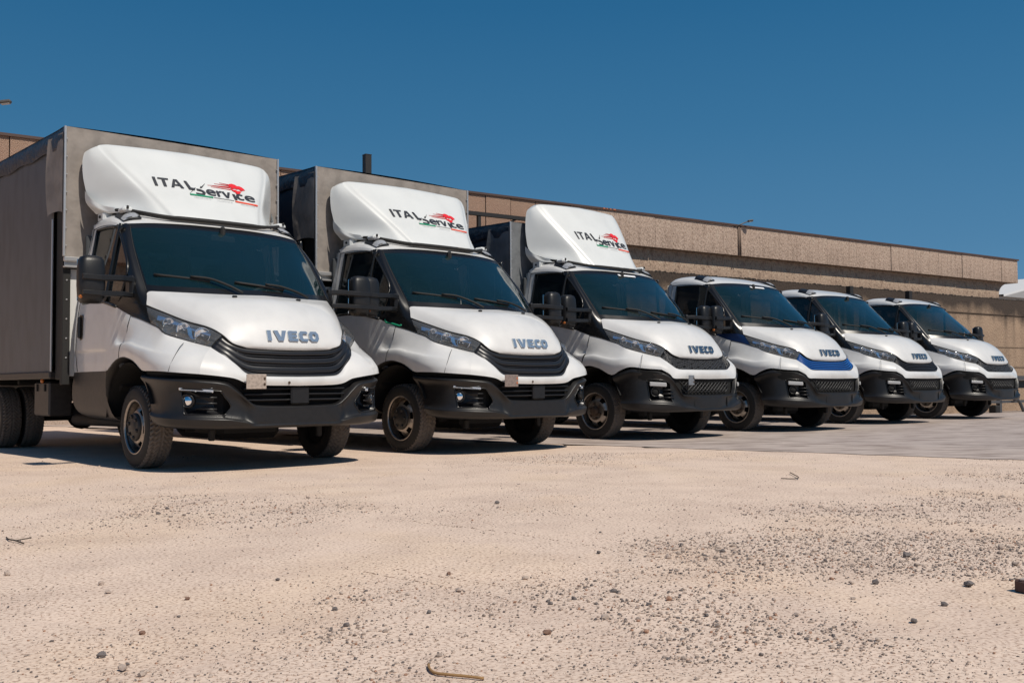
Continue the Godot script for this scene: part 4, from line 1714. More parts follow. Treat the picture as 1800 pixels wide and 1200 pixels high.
func make_deflector(t: Node3D, tall: float) -> void:
	var key := "defl%s" % tall
	var rows := deflector_rows(tall)
	var d := mesh_node("wind_deflector", cached(key, func() -> Mesh: return both_sides(rows, 5, 5)), mats.white_gelcoat, t)
	var skirt := func() -> Mesh:
		beg()
		for s in [1.0, -1.0]:
			sx = s
			var kx := 1.0 if tall == 1.0 else 0.985
			emit(sheet([
				[[0.79 * kx, 2.318, -0.93], [0.85 * kx, 2.345, -1.04], [0.925 * kx, 2.40, -1.12], [0.953 * kx, 2.50, -1.235]],
				[[0.785 * kx, 2.29, -0.92], [0.83 * kx, 2.30, -1.02], [0.905 * kx, 2.33, -1.10], [0.940 * kx, 2.39, -1.235]],
				[[0.76, 2.265, -0.85], [0.79, 2.272, -0.95], [0.83, 2.28, -1.08], [0.86, 2.285, -1.20]],
			], 4, 4))
		sx = 1.0
		return fin()
	mesh_node("lower_skirt", cached(key + "skirt", skirt), mats.white_gelcoat, d)
	var seal := func() -> Mesh:
		beg()
		var pts := []
		for q in [[0.80, 2.285, -0.86], [0.76, 2.27, -0.705], [0.66, 2.243, -0.60], [0.5, 2.213, -0.50], [0.25, 2.205, -0.468], [0.0, 2.205, -0.46]]:
			pts.append(Vector3(-q[0], q[1], q[2]))
		for q in [[0.25, 2.205, -0.468], [0.5, 2.213, -0.50], [0.66, 2.243, -0.60], [0.76, 2.27, -0.705], [0.80, 2.285, -0.86]]:
			pts.append(Vector3(q[0], q[1], q[2]))
		tube(curve(pts, 4), 0.016, 6)
		return fin()
	mesh_node("rubber_lip", cached("defseal", seal), mats.rubber_seal, d)
	for q in [[0.765, 2.268, -0.72, 0.055, 0.14], [0.80, 2.25, -1.12, 0.10, 0.16]]:
		for s in [-1.0, 1.0]:
			var foot := func() -> Mesh:
				beg()
				rbox(Vector3(s * q[0], q[1], q[2]), Vector3(0.10, q[3], q[4]), 0.02)
				return fin()
			mesh_node("mounting_foot", cached("deffoot%s_%s" % [s, q[0]], foot), mats.white_gelcoat, d)
	var bolts := func() -> Mesh:
		beg()
		for s in [-1.0, 1.0]:
			rbox(Vector3(s * 0.775, 2.287, -0.645), Vector3(0.02, 0.03, 0.02), 0.005)
			rbox(Vector3(s * 0.853, 2.25, -1.12), Vector3(0.02, 0.025, 0.025), 0.005)
		return fin()
	mesh_node("bolt", cached("defbolts", bolts), mats.rubber_seal, d)
	# printed lettering
	if not meshes.has("logo"):
		var l := {}
		l.ital = ["lettering", flat_on_face([[[-0.484, 2.626], [-0.458, 2.626], [-0.456, 2.532], [-0.482, 2.532]]]), mats.black_print]
		l.t = ["lettering", text_on_face("T", -0.436, -0.338, 2.533, 0.093, 0.0, true), mats.black_print]
		l.a = ["lettering", text_on_face("A", -0.334, -0.212, 2.533, 0.092, 0.0, true), mats.black_print]
		l.ll = ["lettering", flat_on_face([[[-0.190, 2.620], [-0.166, 2.620], [-0.144, 2.552], [-0.118, 2.550], [-0.096, 2.556], [-0.114, 2.528], [-0.168, 2.530]]]), mats.black_print]
		l.bolt = ["lettering", flat_on_face([[[-0.118, 2.536], [-0.104, 2.552], [-0.178, 2.487]], [[-0.052, 2.562], [-0.030, 2.566], [0.022, 2.622], [-0.034, 2.576], [-0.038, 2.584]]]), mats.black_print]
		l.s = ["lettering", flat_on_face([[[-0.092, 2.548], [-0.052, 2.545], [-0.024, 2.532], [-0.012, 2.512], [-0.024, 2.492], [-0.052, 2.482], [-0.108, 2.486], [-0.112, 2.502], [-0.056, 2.498], [-0.040, 2.508], [-0.044, 2.520], [-0.062, 2.526], [-0.092, 2.530]]]), mats.black_print]
		var x := [[-0.002, 0.094], [0.104, 0.160], [0.160, 0.252], [0.262, 0.298], [0.308, 0.388], [0.400, 0.512]]
		var w := ["e", "r", "v", "i", "c", "e"]
		for i in 6:
			if w[i] == "i":
				l["v%d" % i] = ["lettering", flat_on_face([[[0.272, 2.540], [0.298, 2.539], [0.304, 2.477], [0.278, 2.478]]]), mats.black_print]
			else:
				l["v%d" % i] = ["lettering", text_on_face(w[i], x[i][0], x[i][1], 2.496 - 0.028 * (x[i][0] + 0.1), 0.066, -0.03, true), mats.black_print]
		l.green = ["green_bar", flat_on_face([[[-0.178, 2.484], [0.046, 2.477], [0.046, 2.464], [-0.178, 2.471]]]), mats.green_print]
		l.white = ["pale_bar", flat_on_face([[[0.056, 2.473], [0.262, 2.466], [0.262, 2.463], [0.056, 2.470]]]), mats.grey_print]
		l.red = ["red_bar", flat_on_face([[[0.273, 2.465], [0.514, 2.452], [0.514, 2.438], [0.273, 2.451]]]), mats.orange_red_print]
		l.c1 = ["small_lettering", text_on_face("TRASPORTI", -0.150, 0.016, 2.445, 0.011, -0.03, false), mats.grey_print]
		l.c2 = ["small_lettering", text_on_face("LOGISTICA", 0.082, 0.235, 2.438, 0.011, -0.03, false), mats.grey_print]
		l.c3 = ["small_lettering", text_on_face("TRASLOCHI", 0.318, 0.474, 2.427, 0.011, -0.04, false), mats.grey_print]
		l.emblem = ["red_emblem", flat_on_face([
			[[0.268, 2.636], [0.286, 2.654], [0.318, 2.662], [0.350, 2.655], [0.368, 2.642], [0.392, 2.646], [0.416, 2.638], [0.434, 2.622], [0.442, 2.604], [0.430, 2.608], [0.421, 2.596], [0.412, 2.604], [0.402, 2.588], [0.388, 2.598], [0.376, 2.612], [0.352, 2.604], [0.336, 2.612], [0.312, 2.606], [0.290, 2.618]],
			[[0.280, 2.606], [0.300, 2.604], [0.304, 2.590], [0.330, 2.594], [0.346, 2.584], [0.384, 2.586], [0.378, 2.566], [0.352, 2.552], [0.326, 2.550], [0.318, 2.560], [0.336, 2.566], [0.308, 2.570], [0.290, 2.584]],
			[[0.270, 2.636], [0.264, 2.632], [0.120, 2.634]], [[0.290, 2.622], [0.280, 2.617], [0.040, 2.606]], [[0.282, 2.612], [0.276, 2.608], [0.096, 2.604]], [[0.280, 2.592], [0.276, 2.588], [0.070, 2.592]], [[0.286, 2.648], [0.280, 2.645], [0.180, 2.652]],
		]), mats.red_print]
		meshes.logo = l
	for k in meshes.logo:
		var e: Array = meshes.logo[k]
		var o := mesh_node(e[0], e[1], e[2], d)
		if tall != 1.0:
			o.scale = Vector3(0.92, tall, 1)
			o.position = Vector3(0.02, 2.225 * (1.0 - tall) - 0.0, 0.0)


func make_box(t: Node3D, top: float, length: float, front: float, side_mat: Material, front_mat: Material, low: float) -> void:
	var half := 1.10
	var z0 := -1.36
	var z1 := z0 - length
	var body := func() -> Mesh:
		beg()
		# roof tarp, slightly sagging between bows
		var g := []
		for i in 13:
			var line := []
			for j in 9:
				var x := lerpf(-half, half, j / 8.0)
				var z := lerpf(z0, z1, i / 12.0)
				line.append(Vector3(x, top + 0.07 * (i / 12.0) + 0.02 * (1.0 - pow(absf(x) / half, 2.0)) - 0.012 * absf(sin(i * 1.7)), z))
			g.append(line)
		for i in 12:
			for j in 8:
				quad(g[i][j], g[i][j + 1], g[i + 1][j + 1], g[i + 1][j])
		return fin()
	var b := mesh_node("cargo_box", (body as Callable).call(), mats.tarp_dark, t)
	var edge := func(es: float) -> Mesh:
		beg()
		for s in [es]:
			var a := []
			for i in 30:
				var f := i / 29.0
				a.append(Vector3(s * (half + 0.002), top - 0.02 + 0.07 * f, lerpf(z0 - 0.01, z1, f)))
			for i in 29:
				var w0 := 0.015 + 0.008 * sin(i * 2.1)
				var w1 := 0.015 + 0.008 * sin((i + 1) * 2.1)
				var h0 := 0.17 + 0.012 * sin(i * 1.3)
				var h1 := 0.17 + 0.012 * sin((i + 1) * 1.3)
				quad(a[i] + Vector3(-s * 0.01, 0.02, 0), a[i + 1] + Vector3(-s * 0.01, 0.02, 0), a[i + 1] + Vector3(s * w1, -0.07, 0), a[i] + Vector3(s * w0, -0.07, 0))
				quad(a[i] + Vector3(s * w0, -0.07, 0), a[i + 1] + Vector3(s * w1, -0.07, 0), a[i + 1] + Vector3(s * 0.004, -h1, 0), a[i] + Vector3(s * 0.004, -h0, 0))
		return fin()
	for s in [-1.0, 1.0]:
		mesh_node("roof_tarp_edge", (edge as Callable).call(s), mats.tarp_dark, b)
	var panel := func() -> Mesh:
		beg()
		var g := []
		for i in 25:
			var line := []
			for j in 33:
				var x := lerpf(-half + 0.012, half - 0.012, j / 32.0)
				var y := lerpf(top, low + 0.10, i / 24.0)
				var e := minf(1.0, minf(i, 24 - i) / 4.0) * minf(1.0, minf(j, 32 - j) / 3.0)
				line.append(Vector3(x, y, z0 + 0.012 * e * noise_b.get_noise_2d(x * 1.3 + top * 9.0, y * 1.1)))
			g.append(line)
		for i in 24:
			for j in 32:
				quad(g[i][j + 1], g[i][j], g[i + 1][j], g[i + 1][j + 1])
		return fin()
	mesh_node("front_canvas", (panel as Callable).call(), front_mat, b)
	var side := func(s: float) -> Mesh:
		beg()
		var g := []
		for i in 15:
			var line := []
			for j in 41:
				var z := lerpf(z0 - 0.32, z1, j / 40.0)
				var y := lerpf(top - 0.15, 0.812 - 0.02 * absf(sin(j * 0.16)), i / 14.0)
				line.append(Vector3(s * (half - 0.012 + 0.006 * noise_a.get_noise_2d(z * 1.6, y * 0.35 + s * 5.0)), y, z))
			g.append(line)
		for i in 14:
			for j in 40:
				quad(g[i][j], g[i][j + 1], g[i + 1][j + 1], g[i + 1][j])
		return fin()
	for s in [-1.0, 1.0]:
		mesh_node("side_curtain", (side as Callable).call(s), side_mat, b)
		var flap := func() -> Mesh:
			beg()
			var low_y := 2.30 if top > 3.0 else top - 0.72
			var g := []
			for i in 9:
				var line := []
				for j in 7:
					var f := i / 8.0
					var u := j / 6.0
					var z := lerpf(z0, z0 - 0.40 - 0.05 * sin(f * 3.0), u)
					line.append(Vector3(s * (half + 0.012 + 0.018 * sin(u * 7.0 + f * 2.0) * u), lerpf(top - 0.06, low_y + 0.03 * sin(u * 3.0), f), z))
				g.append(line)
			for i in 8:
				for j in 6:
					quad(g[i][j], g[i][j + 1], g[i + 1][j + 1], g[i + 1][j])
			return fin()
		mesh_node("corner_flap", (flap as Callable).call(), front_mat, b)
		var pole := func() -> Mesh:
			beg()
			rbox(Vector3(s * half, 1.55, z0 - 0.31), Vector3(0.02, 1.45, 0.02), 0.006)
			rbox(Vector3(s * (half - 0.005), (low + 0.1 + top) * 0.5, z0 + 0.006), Vector3(0.022, top - low - 0.1, 0.03), 0.006)
			for k in 7:
				rbox(Vector3(s * (half - 0.02), lerpf(low + 0.2, top - 0.12, k / 6.0), z0 + 0.012), Vector3(0.012, 0.012, 0.02), 0.003)
			return fin()
		mesh_node("corner_strip", (pole as Callable).call(), mats.aluminium, b)
		var post := func() -> Mesh:
			beg()
			rbox(Vector3(s * (half - 0.035), 1.30, z0 - 0.03), Vector3(0.07, 1.20, 0.06), 0.006)
			rbox(Vector3(s * (half - 0.06), (top + 0.7) * 0.5, z0 - 0.18), Vector3(0.06, top - 0.8, 0.22), 0.01)  # dark bar filling the black recess between post and curtain
			return fin()
		mesh_node("corner_post", (post as Callable).call(), mats.chassis_dark, b)
		var rivets := func() -> Mesh:
			beg()
			for k in 5:
				rbox(Vector3(s * (half - 0.035), 0.95 + 0.18 * k, z0 + 0.004), Vector3(0.016, 0.016, 0.012), 0.005)
			return fin()
		mesh_node("rivet", (rivets as Callable).call(), mats.aluminium, b)
		var floor_rail := func() -> Mesh:
			beg()
			rbox(Vector3(s * (half - 0.03), 0.795, (z0 + z1) * 0.5 - 0.15), Vector3(0.08, 0.07, length - 0.35), 0.012)
			return fin()
		mesh_node("floor_rail", (floor_rail as Callable).call(), mats.sill_plastic, b)
	var head := func() -> Mesh:
		beg()
		rbox(Vector3(0, 1.28, z0 - 0.05), Vector3(2.06, 1.0, 0.03), 0.004)
		return fin()
	mesh_node("front_board", (head as Callable).call(), mats.panel_white, b)
	var rail := func() -> Mesh:
		beg()
		rbox(Vector3(0, low + 0.075, z0 + 0.02), Vector3(2.20, 0.045, 0.05), 0.008)
		rbox(Vector3(0, low + 0.005, z0 + 0.02), Vector3(2.20, 0.018, 0.05), 0.004)
		rbox(Vector3(0, low + 0.04, z0 - 0.005), Vector3(2.18, 0.05, 0.03), 0.004)
		return fin()
	mesh_node("front_rail", (rail as Callable).call(), mats.aluminium, b)
	var core := func() -> Mesh:
		beg()
		rbox(Vector3(0, (0.85 + top) * 0.5 - 0.03, (z0 + z1) * 0.5 - 0.22), Vector3(2.04, top - 0.98, length - 0.5), 0.02)
		rbox(Vector3(0, 0.79, (z0 + z1) * 0.5 - 0.02), Vector3(2.06, 0.06, length - 0.1), 0.01)
		for k in 6:
			rbox(Vector3(0, 0.735, lerpf(z0 - 0.3, z1 + 0.3, k / 5.0)), Vector3(1.9, 0.05, 0.06), 0.01)
		return fin()
	mesh_node("dark_core_and_floor", (core as Callable).call(), mats.dark_void, b)  # near-black block fills the box inside, above floor and bearers


func make_flatbed(t: Node3D) -> void:
	var bed := func() -> Mesh:
		beg()
		rbox(Vector3(0, 0.82, -3.9), Vector3(2.06, 0.10, 4.9), 0.02)
		rbox(Vector3(0, 1.05, -1.50), Vector3(2.06, 0.40, 0.06), 0.02)
		for s in [-1.0, 1.0]:
			rbox(Vector3(s * 1.01, 1.03, -3.95), Vector3(0.04, 0.36, 4.7), 0.012)
		return fin()
	mesh_node("flatbed", cached("flatbed", bed), mats.flatbed_grey, t)


func make_trucks() -> void:
	var where := [[-2.429, -8.995, 0.725], [-0.437, -10.822, 0.745], [1.707, -12.984, 0.733], [3.86, -14.758, 0.698], [6.024, -17.012, 0.714], [8.221, -18.916, 0.704]]
	var spec := [
		{"old": false, "grille": "wide_slats", "mirror_x": 1.29, "plate": "plate_dusty"},
		{"old": false, "grille": "wide_slats", "mirror_x": 1.29, "plate": "plate_brown", "green": true, "papers": true},
		{"old": true, "grille": "honeycomb", "mirror_x": 1.34, "plate": "plate_grey", "sticker": true, "papers": true},
		{"old": true, "grille": "slats", "mirror_x": 1.29, "blue": true, "sticker": true},
		{"old": true, "grille": "slats", "mirror_x": 1.29},
		{"old": true, "grille": "honeycomb", "mirror_x": 1.29},
	]
	var labels := [
		"white curtain-sided truck nearest the camera, with grey side curtain and wide black grille",
		"white curtain-sided truck with a green stripe under its windscreen pillar, second from the left",
		"white truck with grey canvas box, roof deflector and black honeycomb grille",
		"white truck with a bright blue grille and no box behind its cab",
		"white truck with black slatted grille between the blue-grilled truck and the last one",
		"white truck farthest to the right, last of the row, beside the stained concrete wall",
	]
	for i in 6:
		var t := thing("delivery_truck", labels[i], "truck", Vector3(where[i][0], 0, where[i][1]), "white trucks parked in a row")
		t.rotation.y = where[i][2]
		make_cab(t, spec[i])
		if i < 2:
			make_deflector(t, 1.0)
			make_box(t, 3.11, 4.6, 0.0, mats.curtain_grey if i == 0 else mats.curtain_navy, mats.canvas_grey, 1.79 if i == 0 else 1.84)
		elif i == 2:
			make_deflector(t, 1.18)
			make_box(t, 2.83, 3.6, 0.0, mats.curtain_navy, mats.canvas_cool, 1.75)
		else:
			make_flatbed(t)
		if i == 0:
			var tool_box := func() -> Mesh:
				beg()
				rbox(Vector3(-0.93, 0.565, -2.15), Vector3(0.22, 0.33, 0.46), 0.015)
				return fin()
			var tb := mesh_node("side_locker", (tool_box as Callable).call(), mats.sill_plastic, t)
			var latches := func() -> Mesh:
				beg()
				for z in [-2.27, -2.03]:
					rbox(Vector3(-1.045, 0.675, z), Vector3(0.012, 0.07, 0.035), 0.004)
				return fin()
			mesh_node("latch", (latches as Callable).call(), mats.dark_void, tb)
			var lampm := func() -> Mesh:
				beg()
				lathe([[0.0, 0.0], [0.02, 0.028], [0.035, 0.02], [0.038, 0.0]], Transform3D(Basis(Vector3.BACK, PI / 2), Vector3(-1.02, 0.745, -2.12)), 14)
				return fin()
			mesh_node("side_marker_lamp", (lampm as Callable).call(), mats.amber_lens, t)


# ---------------------------------------------------------------- ground
func slab_edge(r: float) -> float:   # distance in front of the camera at which the concrete slab begins
	return 11.32 - (r - 0.63) * 0.728


func axis_steps(from: float, to: float, step: float, reach: float) -> Array:
	var out := []
	var v := from
	while v <= to:
		out.append(v)
		v += step
	var grow := step
	var w := from
	while w > -reach:
		grow *= 1.22
		w -= grow
		out.push_front(w)
	grow = step
	while v < reach:
		out.append(v)
		grow *= 1.22
		v += grow
	return out


func ground_height(r: float, d: float) -> float:
	var fade := clampf((8.2 - d) / 2.0, 0.0, 1.0) * clampf((slab_edge(r) - d) / 0.7, 0.0, 1.0)
	var h := noise_b.get_noise_2d(r * 0.55, d * 0.55) * 0.006 + noise_a.get_noise_2d(r * 2.6, d * 2.6) * 0.0018 + noise_b.get_noise_2d(r * 6.0 + 40.0, d * 6.0) * 0.0035
	return h * fade


# the yard falls gently to a drain at the foot of the wall, beside the last truck
func lot_height(r: float, d: float) -> float:
	var q := (Vector3(r, 0, -d) - WALL_BASE).dot(WALL_OUT)
	var beside := clampf((0.762 * (r - 8.221) + 0.647 * (d - 18.916) - 1.15) / 0.8, 0.0, 1.0)
	return -0.34 * clampf(1.0 - q / 9.0, 0.0, 1.0) * smoothstep(0.0, 1.0, beside) if q > -1.0 else -0.34 * beside


func gravel_density(r: float, d: float) -> float:
	# stonier patches, mostly to the right
	var v := noise_b.get_noise_2d(r * 0.42 + 3.0, d * 0.30 + 9.0) * 0.9 + 0.05
	v += 1.1 * exp(-pow((d - 4.05 + (r - 1.3) * 0.25) / 0.45, 2.0)) * clampf((r - 0.15) / 0.6, 0.0, 1.0)
	v += 0.30 * exp(-pow((d - 5.4) / 0.5, 2.0)) * clampf((r + 0.3) / 1.0, 0.0, 1.0)
	v += 0.25 * exp(-pow((d - 5.6) / 0.35, 2.0) - pow((r + 1.2) / 0.6, 2.0))
	return v


func make_ground() -> void:
	var xs := axis_steps(-4.6, 4.6, 0.045, 420.0)
	var zs := axis_steps(1.7, 8.6, 0.045, 420.0)
	var nx := xs.size()
	var verts := PackedVector3Array()
	var norms := PackedVector3Array()
	var cols := PackedColorArray()
	var uv := PackedVector2Array()
	var uv2 := PackedVector2Array()
	var idx := PackedInt32Array()
	for d in zs:
		for r in xs:
			var y := ground_height(r, d)
			if d > slab_edge(r) + 0.3:
				y = lot_height(r, d) - 0.03
			verts.append(Vector3(r, y, -d))
			var e := 0.02
			var n := Vector3(ground_height(r - e, d) - ground_height(r + e, d), 2 * e, ground_height(r, d + e) - ground_height(r, d - e)) if absf(r) < 6.0 and d > 0.0 and d < 9.0 else Vector3.UP
			norms.append(n.normalized())
			# patches of greyer and yellower dirt
			var p := noise_b.get_noise_2d(r * 0.8 + 20.0, d * 0.6)
			var g := clampf(gravel_density(r, d), 0.0, 1.0)
			var c := Color(1, 1, 1).lerp(Color(0.93, 0.945, 0.965), clampf(g * 0.7, 0, 0.6))
			c = c.lerp(Color(1.02, 0.98, 0.91), clampf(p * 1.3, 0.0, 0.6))
			c = c.lerp(Color(0.97, 0.97, 0.975), clampf(-p * 1.5, 0.0, 0.7))
			# faint wheel tracks pressed smooth by vehicles
			for tk in [[-1.9, 5.3, 0.85, -0.68], [-1.45, 5.45, 0.85, -0.68], [-0.4, 6.4, 0.93, -0.35], [-0.2, 6.9, 0.93, -0.35]]:
				var off: float = (r - tk[0]) * -tk[3] + (d - tk[1]) * -tk[2]
				c = c.lerp(Color(1.035, 1.02, 1.0), 0.55 * exp(-pow(off / 0.10, 4.0)))
			cols.append(c)
			uv.append(Vector2(r, d))
			uv2.append(Vector2(r, d) * 0.13)
	for i in zs.size() - 1:
		for j in nx - 1:
			var a := i * nx + j
			idx.append_array(PackedInt32Array([a, a + nx, a + 1, a + 1, a + nx, a + nx + 1]))
	var arr := []
	arr.resize(Mesh.ARRAY_MAX)
	arr[Mesh.ARRAY_VERTEX] = verts
	arr[Mesh.ARRAY_NORMAL] = norms
	arr[Mesh.ARRAY_COLOR] = cols
	arr[Mesh.ARRAY_TEX_UV] = uv
	arr[Mesh.ARRAY_TEX_UV2] = uv2
	arr[Mesh.ARRAY_INDEX] = idx
	var am := ArrayMesh.new()
	am.add_surface_from_arrays(Mesh.PRIMITIVE_TRIANGLES, arr)
	struct("ground", am, mats.dirt)
	# concrete slab under the row, its edge feathered by drifted dirt
	beg()
	var steps := 260
	var deep := [0.0, 0.3, 1.0, 2.0, 3.0, 4.0, 5.0, 6.0, 7.0, 8.0, 9.0, 10.0, 11.0, 12.0, 13.0, 14.0, 15.0, 16.0, 18.0, 20.0, 24.0, 30.0]
	var g := []
	for i in steps + 1:
		var r := lerpf(-9.0, 10.5, i / float(steps))
		var d := slab_edge(r) + 0.10 * noise_b.get_noise_1d(r * 2.2) + 0.05 * noise_a.get_noise_1d(r * 9.0)
		var line := []
		for q in deep:
			var px: float = r + q * 0.59
			var pd: float = d + q * 0.807
			line.append([Vector3(px, 0.004 + lot_height(px, pd), -pd), 1.0 - 0.13 * clampf((r - 2.0) / 5.0, 0, 1), clampf(1.0 - q / 1.2, 0.0, 1.0)])
		g.append(line)
	for i in steps:
		for j in deep.size() - 1:
			for v in [g[i][j], g[i][j + 1], g[i + 1][j], g[i + 1][j], g[i][j + 1], g[i + 1][j + 1]]:
				st.set_color(Color(v[1] * 0.99, v[1], v[1] * 1.02).lerp(Color(1.36, 1.32, 1.22), v[2]))
				st.set_uv(Vector2(v[0].x, -v[0].z))
				st.add_vertex(v[0])
	struct("concrete_slab", fin(), mats.slab_concrete)


# ---------------------------------------------------------------- buildings
func wall_grid(s0: float, s1: float, y0: float, y1: float, off: float, ns: int, ny: int, tint: Callable) -> void:
	var g := []
	for i in ny + 1:
		var line := []
		for j in ns + 1:
			line.append([lerpf(s0, s1, j / float(ns)), lerpf(y0, y1, i / float(ny))])
		g.append(line)
	for i in ny:
		for j in ns:
			for q in [g[i][j], g[i + 1][j], g[i][j + 1], g[i][j + 1], g[i + 1][j], g[i + 1][j + 1]]:
				st.set_color((tint as Callable).call(q[0], q[1]))
				st.set_uv(Vector2(q[0], q[1]))
				st.add_vertex(wall_point(q[0], q[1], off))


func wall_box(s0: float, s1: float, y0: float, y1: float, off0: float, off1: float) -> void:
	# closed box in wall axes, off1 is the side towards the camera
	var p := func(s: float, y: float, o: float) -> Vector3: return wall_point(s, y, o)
	hard()
	var a := []
	for o in [off0, off1]:
		for y in [y0, y1]:
			for s in [s0, s1]:
				a.append((p as Callable).call(s, y, o))
	for f in [[4, 5, 7, 6], [1, 0, 2, 3], [0, 4, 6, 2], [5, 1, 3, 7], [6, 7, 3, 2], [0, 1, 5, 4]]:
		for k in [0, 2, 1, 0, 3, 2]:
			var v: Vector3 = a[f[k]]
			st.set_color(Color(1, 1, 1))
			st.set_uv(Vector2(v.x - v.z * 0.7, v.y + v.z * 0.1))
			st.add_vertex(v)
	soft()


func make_buildings() -> void:
	# old industrial building behind the row
	var b := thing("factory_building", "long low concrete factory building behind the trucks, with a panelled parapet", "building", Vector3.ZERO, "")
	var plain := func(_s: float, _y: float) -> Color: return Color(1, 1, 1)
	var grime := func(s: float, y: float) -> Color:
		var f := clampf((y - 3.06) / 0.57, 0.0, 1.0)
		var n := noise_b.get_noise_2d(s * 5.0, y * 0.8) * 0.5 + 0.5
		var m := noise_a.get_noise_2d(s * 0.7, y * 3.0) * 0.5 + 0.5
		var streak := noise_b.get_noise_2d(s * 16.0, y * 0.9) * 0.5 + 0.5
		var dots := noise_b.get_noise_2d(s * 22.0 + 5.0, y * 20.0)
		var k := clampf(0.40 * n * (1.0 - f) + 0.22 * m - 0.14, 0.0, 0.6)
		if s > -11.5:
			k += 0.95 * clampf(streak - 0.45, 0.0, 0.4) + (0.34 if dots > 0.27 + 0.12 * f else 0.0)
		return Color(1.03, 1.0, 0.98).lerp(Color(0.36, 0.31, 0.28), clampf(k, 0.0, 0.75))
	# parapet panels
	var cuts := [-21.2, -20.75, -20.28, -19.73, -19.25, -18.77, -18.29, -17.81, -17.33, -16.85, -16.37, -15.89, -15.41, -14.93, -14.45, -13.97, -13.49, -13.0, -12.52, -12.03, -11.3, -9.4, -7.27, -7.22, -4.62, -2.45, -1.53, -0.65, 0.30, 1.2, 2.0, 2.75]
	for i in cuts.size() - 1:
		var s0: float = cuts[i] + 0.006
		var s1: float = cuts[i + 1] - 0.006
		beg()
		hard()
		wall_grid(s0, s1, 3.08, 3.63, -1.0 + 0.004 * sin(i * 2.3), maxi(1, int((s1 - s0) / (0.12 if s1 < -11.5 else 0.022))), 6 if s1 < -11.5 else 24, grime)
		wall_box(s0, s1, 3.08, 3.629, -1.42, -1.006 + 0.004 * sin(i * 2.3))
		mesh_node("parapet_panel", fin(), mats.pebble_dash if s1 < -11.0 else mats.board_concrete, b)
	beg()
	wall_box(-60.0, -21.21, 3.08, 3.629, -1.42, -1.0)
	mesh_node("parapet_panel", fin(), mats.pebble_dash, b)
	beg()
	wall_box(-60.0, 2.74, 3.09, 3.62, -1.40, -1.03)
	mesh_node("panel_joint", fin(), mats.joint_dark, b)
	beg()
	wall_box(-60.0, 2.78, 3.631, 3.665, -1.44, -0.975)
	mesh_node("coping", fin(), mats.coping_brown, b)
	for k in 4:
		var s := -10.62 + 0.075 * k
		beg()
		wall_box(s, s + 0.045 + 0.02 * sin(k * 5.0), 3.640, 3.662, -1.0, -0.970)
		mesh_node("broken_coping_tile", fin(), mats.rust_orange, b)
	# beam under the parapet, with a hollow curve at its free end
	beg()
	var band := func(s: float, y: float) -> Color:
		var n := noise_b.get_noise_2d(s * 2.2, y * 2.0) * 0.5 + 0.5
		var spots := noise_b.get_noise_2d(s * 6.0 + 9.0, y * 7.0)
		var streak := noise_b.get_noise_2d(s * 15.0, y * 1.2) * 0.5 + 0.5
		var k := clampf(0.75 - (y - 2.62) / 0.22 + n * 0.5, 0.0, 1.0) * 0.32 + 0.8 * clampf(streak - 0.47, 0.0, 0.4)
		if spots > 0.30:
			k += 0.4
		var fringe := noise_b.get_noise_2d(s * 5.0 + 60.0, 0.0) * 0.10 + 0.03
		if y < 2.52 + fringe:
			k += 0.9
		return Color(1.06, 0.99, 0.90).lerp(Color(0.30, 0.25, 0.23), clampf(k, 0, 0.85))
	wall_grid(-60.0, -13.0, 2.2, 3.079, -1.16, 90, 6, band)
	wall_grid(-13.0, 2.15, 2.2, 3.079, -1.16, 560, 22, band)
	var arc := []
	for k in 9:
		var a := PI * 0.5 * k / 8.0
		arc.append([2.15 + 0.50 * (1.0 - cos(a)), 2.80 + 0.279 * sin(a)])
	for k in 8:
		for off in [-1.16, -1.40]:
			var q0 := wall_point(2.15, arc[k][1], off)
			var q1 := wall_point(arc[k][0], arc[k][1], off)
			var q2 := wall_point(arc[k + 1][0], arc[k + 1][1], off)
			var q3 := wall_point(2.15, arc[k + 1][1], off)
			st.set_color(Color(0.95, 0.9, 0.85))
			quad(q0, q1, q2, q3)
		quad(wall_point(arc[k][0], arc[k][1], -1.16), wall_point(arc[k][0], arc[k][1], -9.0), wall_point(arc[k + 1][0], arc[k + 1][1], -9.0), wall_point(arc[k + 1][0], arc[k + 1][1], -1.16))
	mesh_node("beam", fin(), mats.board_concrete, b)
	beg()
	wall_box(-60.0, 2.14, 0.0, 3.60, -14.0, -1.17)
	mesh_node("wall", fin(), mats.board_concrete, b)
	# pipes beside the double joint
	beg()
	tube([wall_point(-7.26, 3.08, -0.985), wall_point(-7.26, 3.64, -0.985)], 0.018, 6)
	tube([wall_point(-7.21, 3.08, -0.985), wall_point(-7.21, 3.64, -0.985)], 0.018, 6)
	mesh_node("downpipe", fin(), mats.board_concrete, b)
	# roof flue
	var flue := thing("roof_flue", "square black metal flue rising above the roof behind the second truck", "chimney", wall_point(-14.70, 3.45, -1.7))
	beg()
	rbox(Vector3(0, 0.54, 0), Vector3(0.158, 1.11, 0.158), 0.008, Basis(Vector3.UP, 0.62))
	mesh_node("flue_pipe", fin(), mats.flue_black, flue)
	beg()
	rbox(Vector3(0, 1.098, 0), Vector3(0.168, 0.02, 0.168), 0.005, Basis(Vector3.UP, 0.62))
	mesh_node("cap_edge", fin(), mats.flue_black, flue)
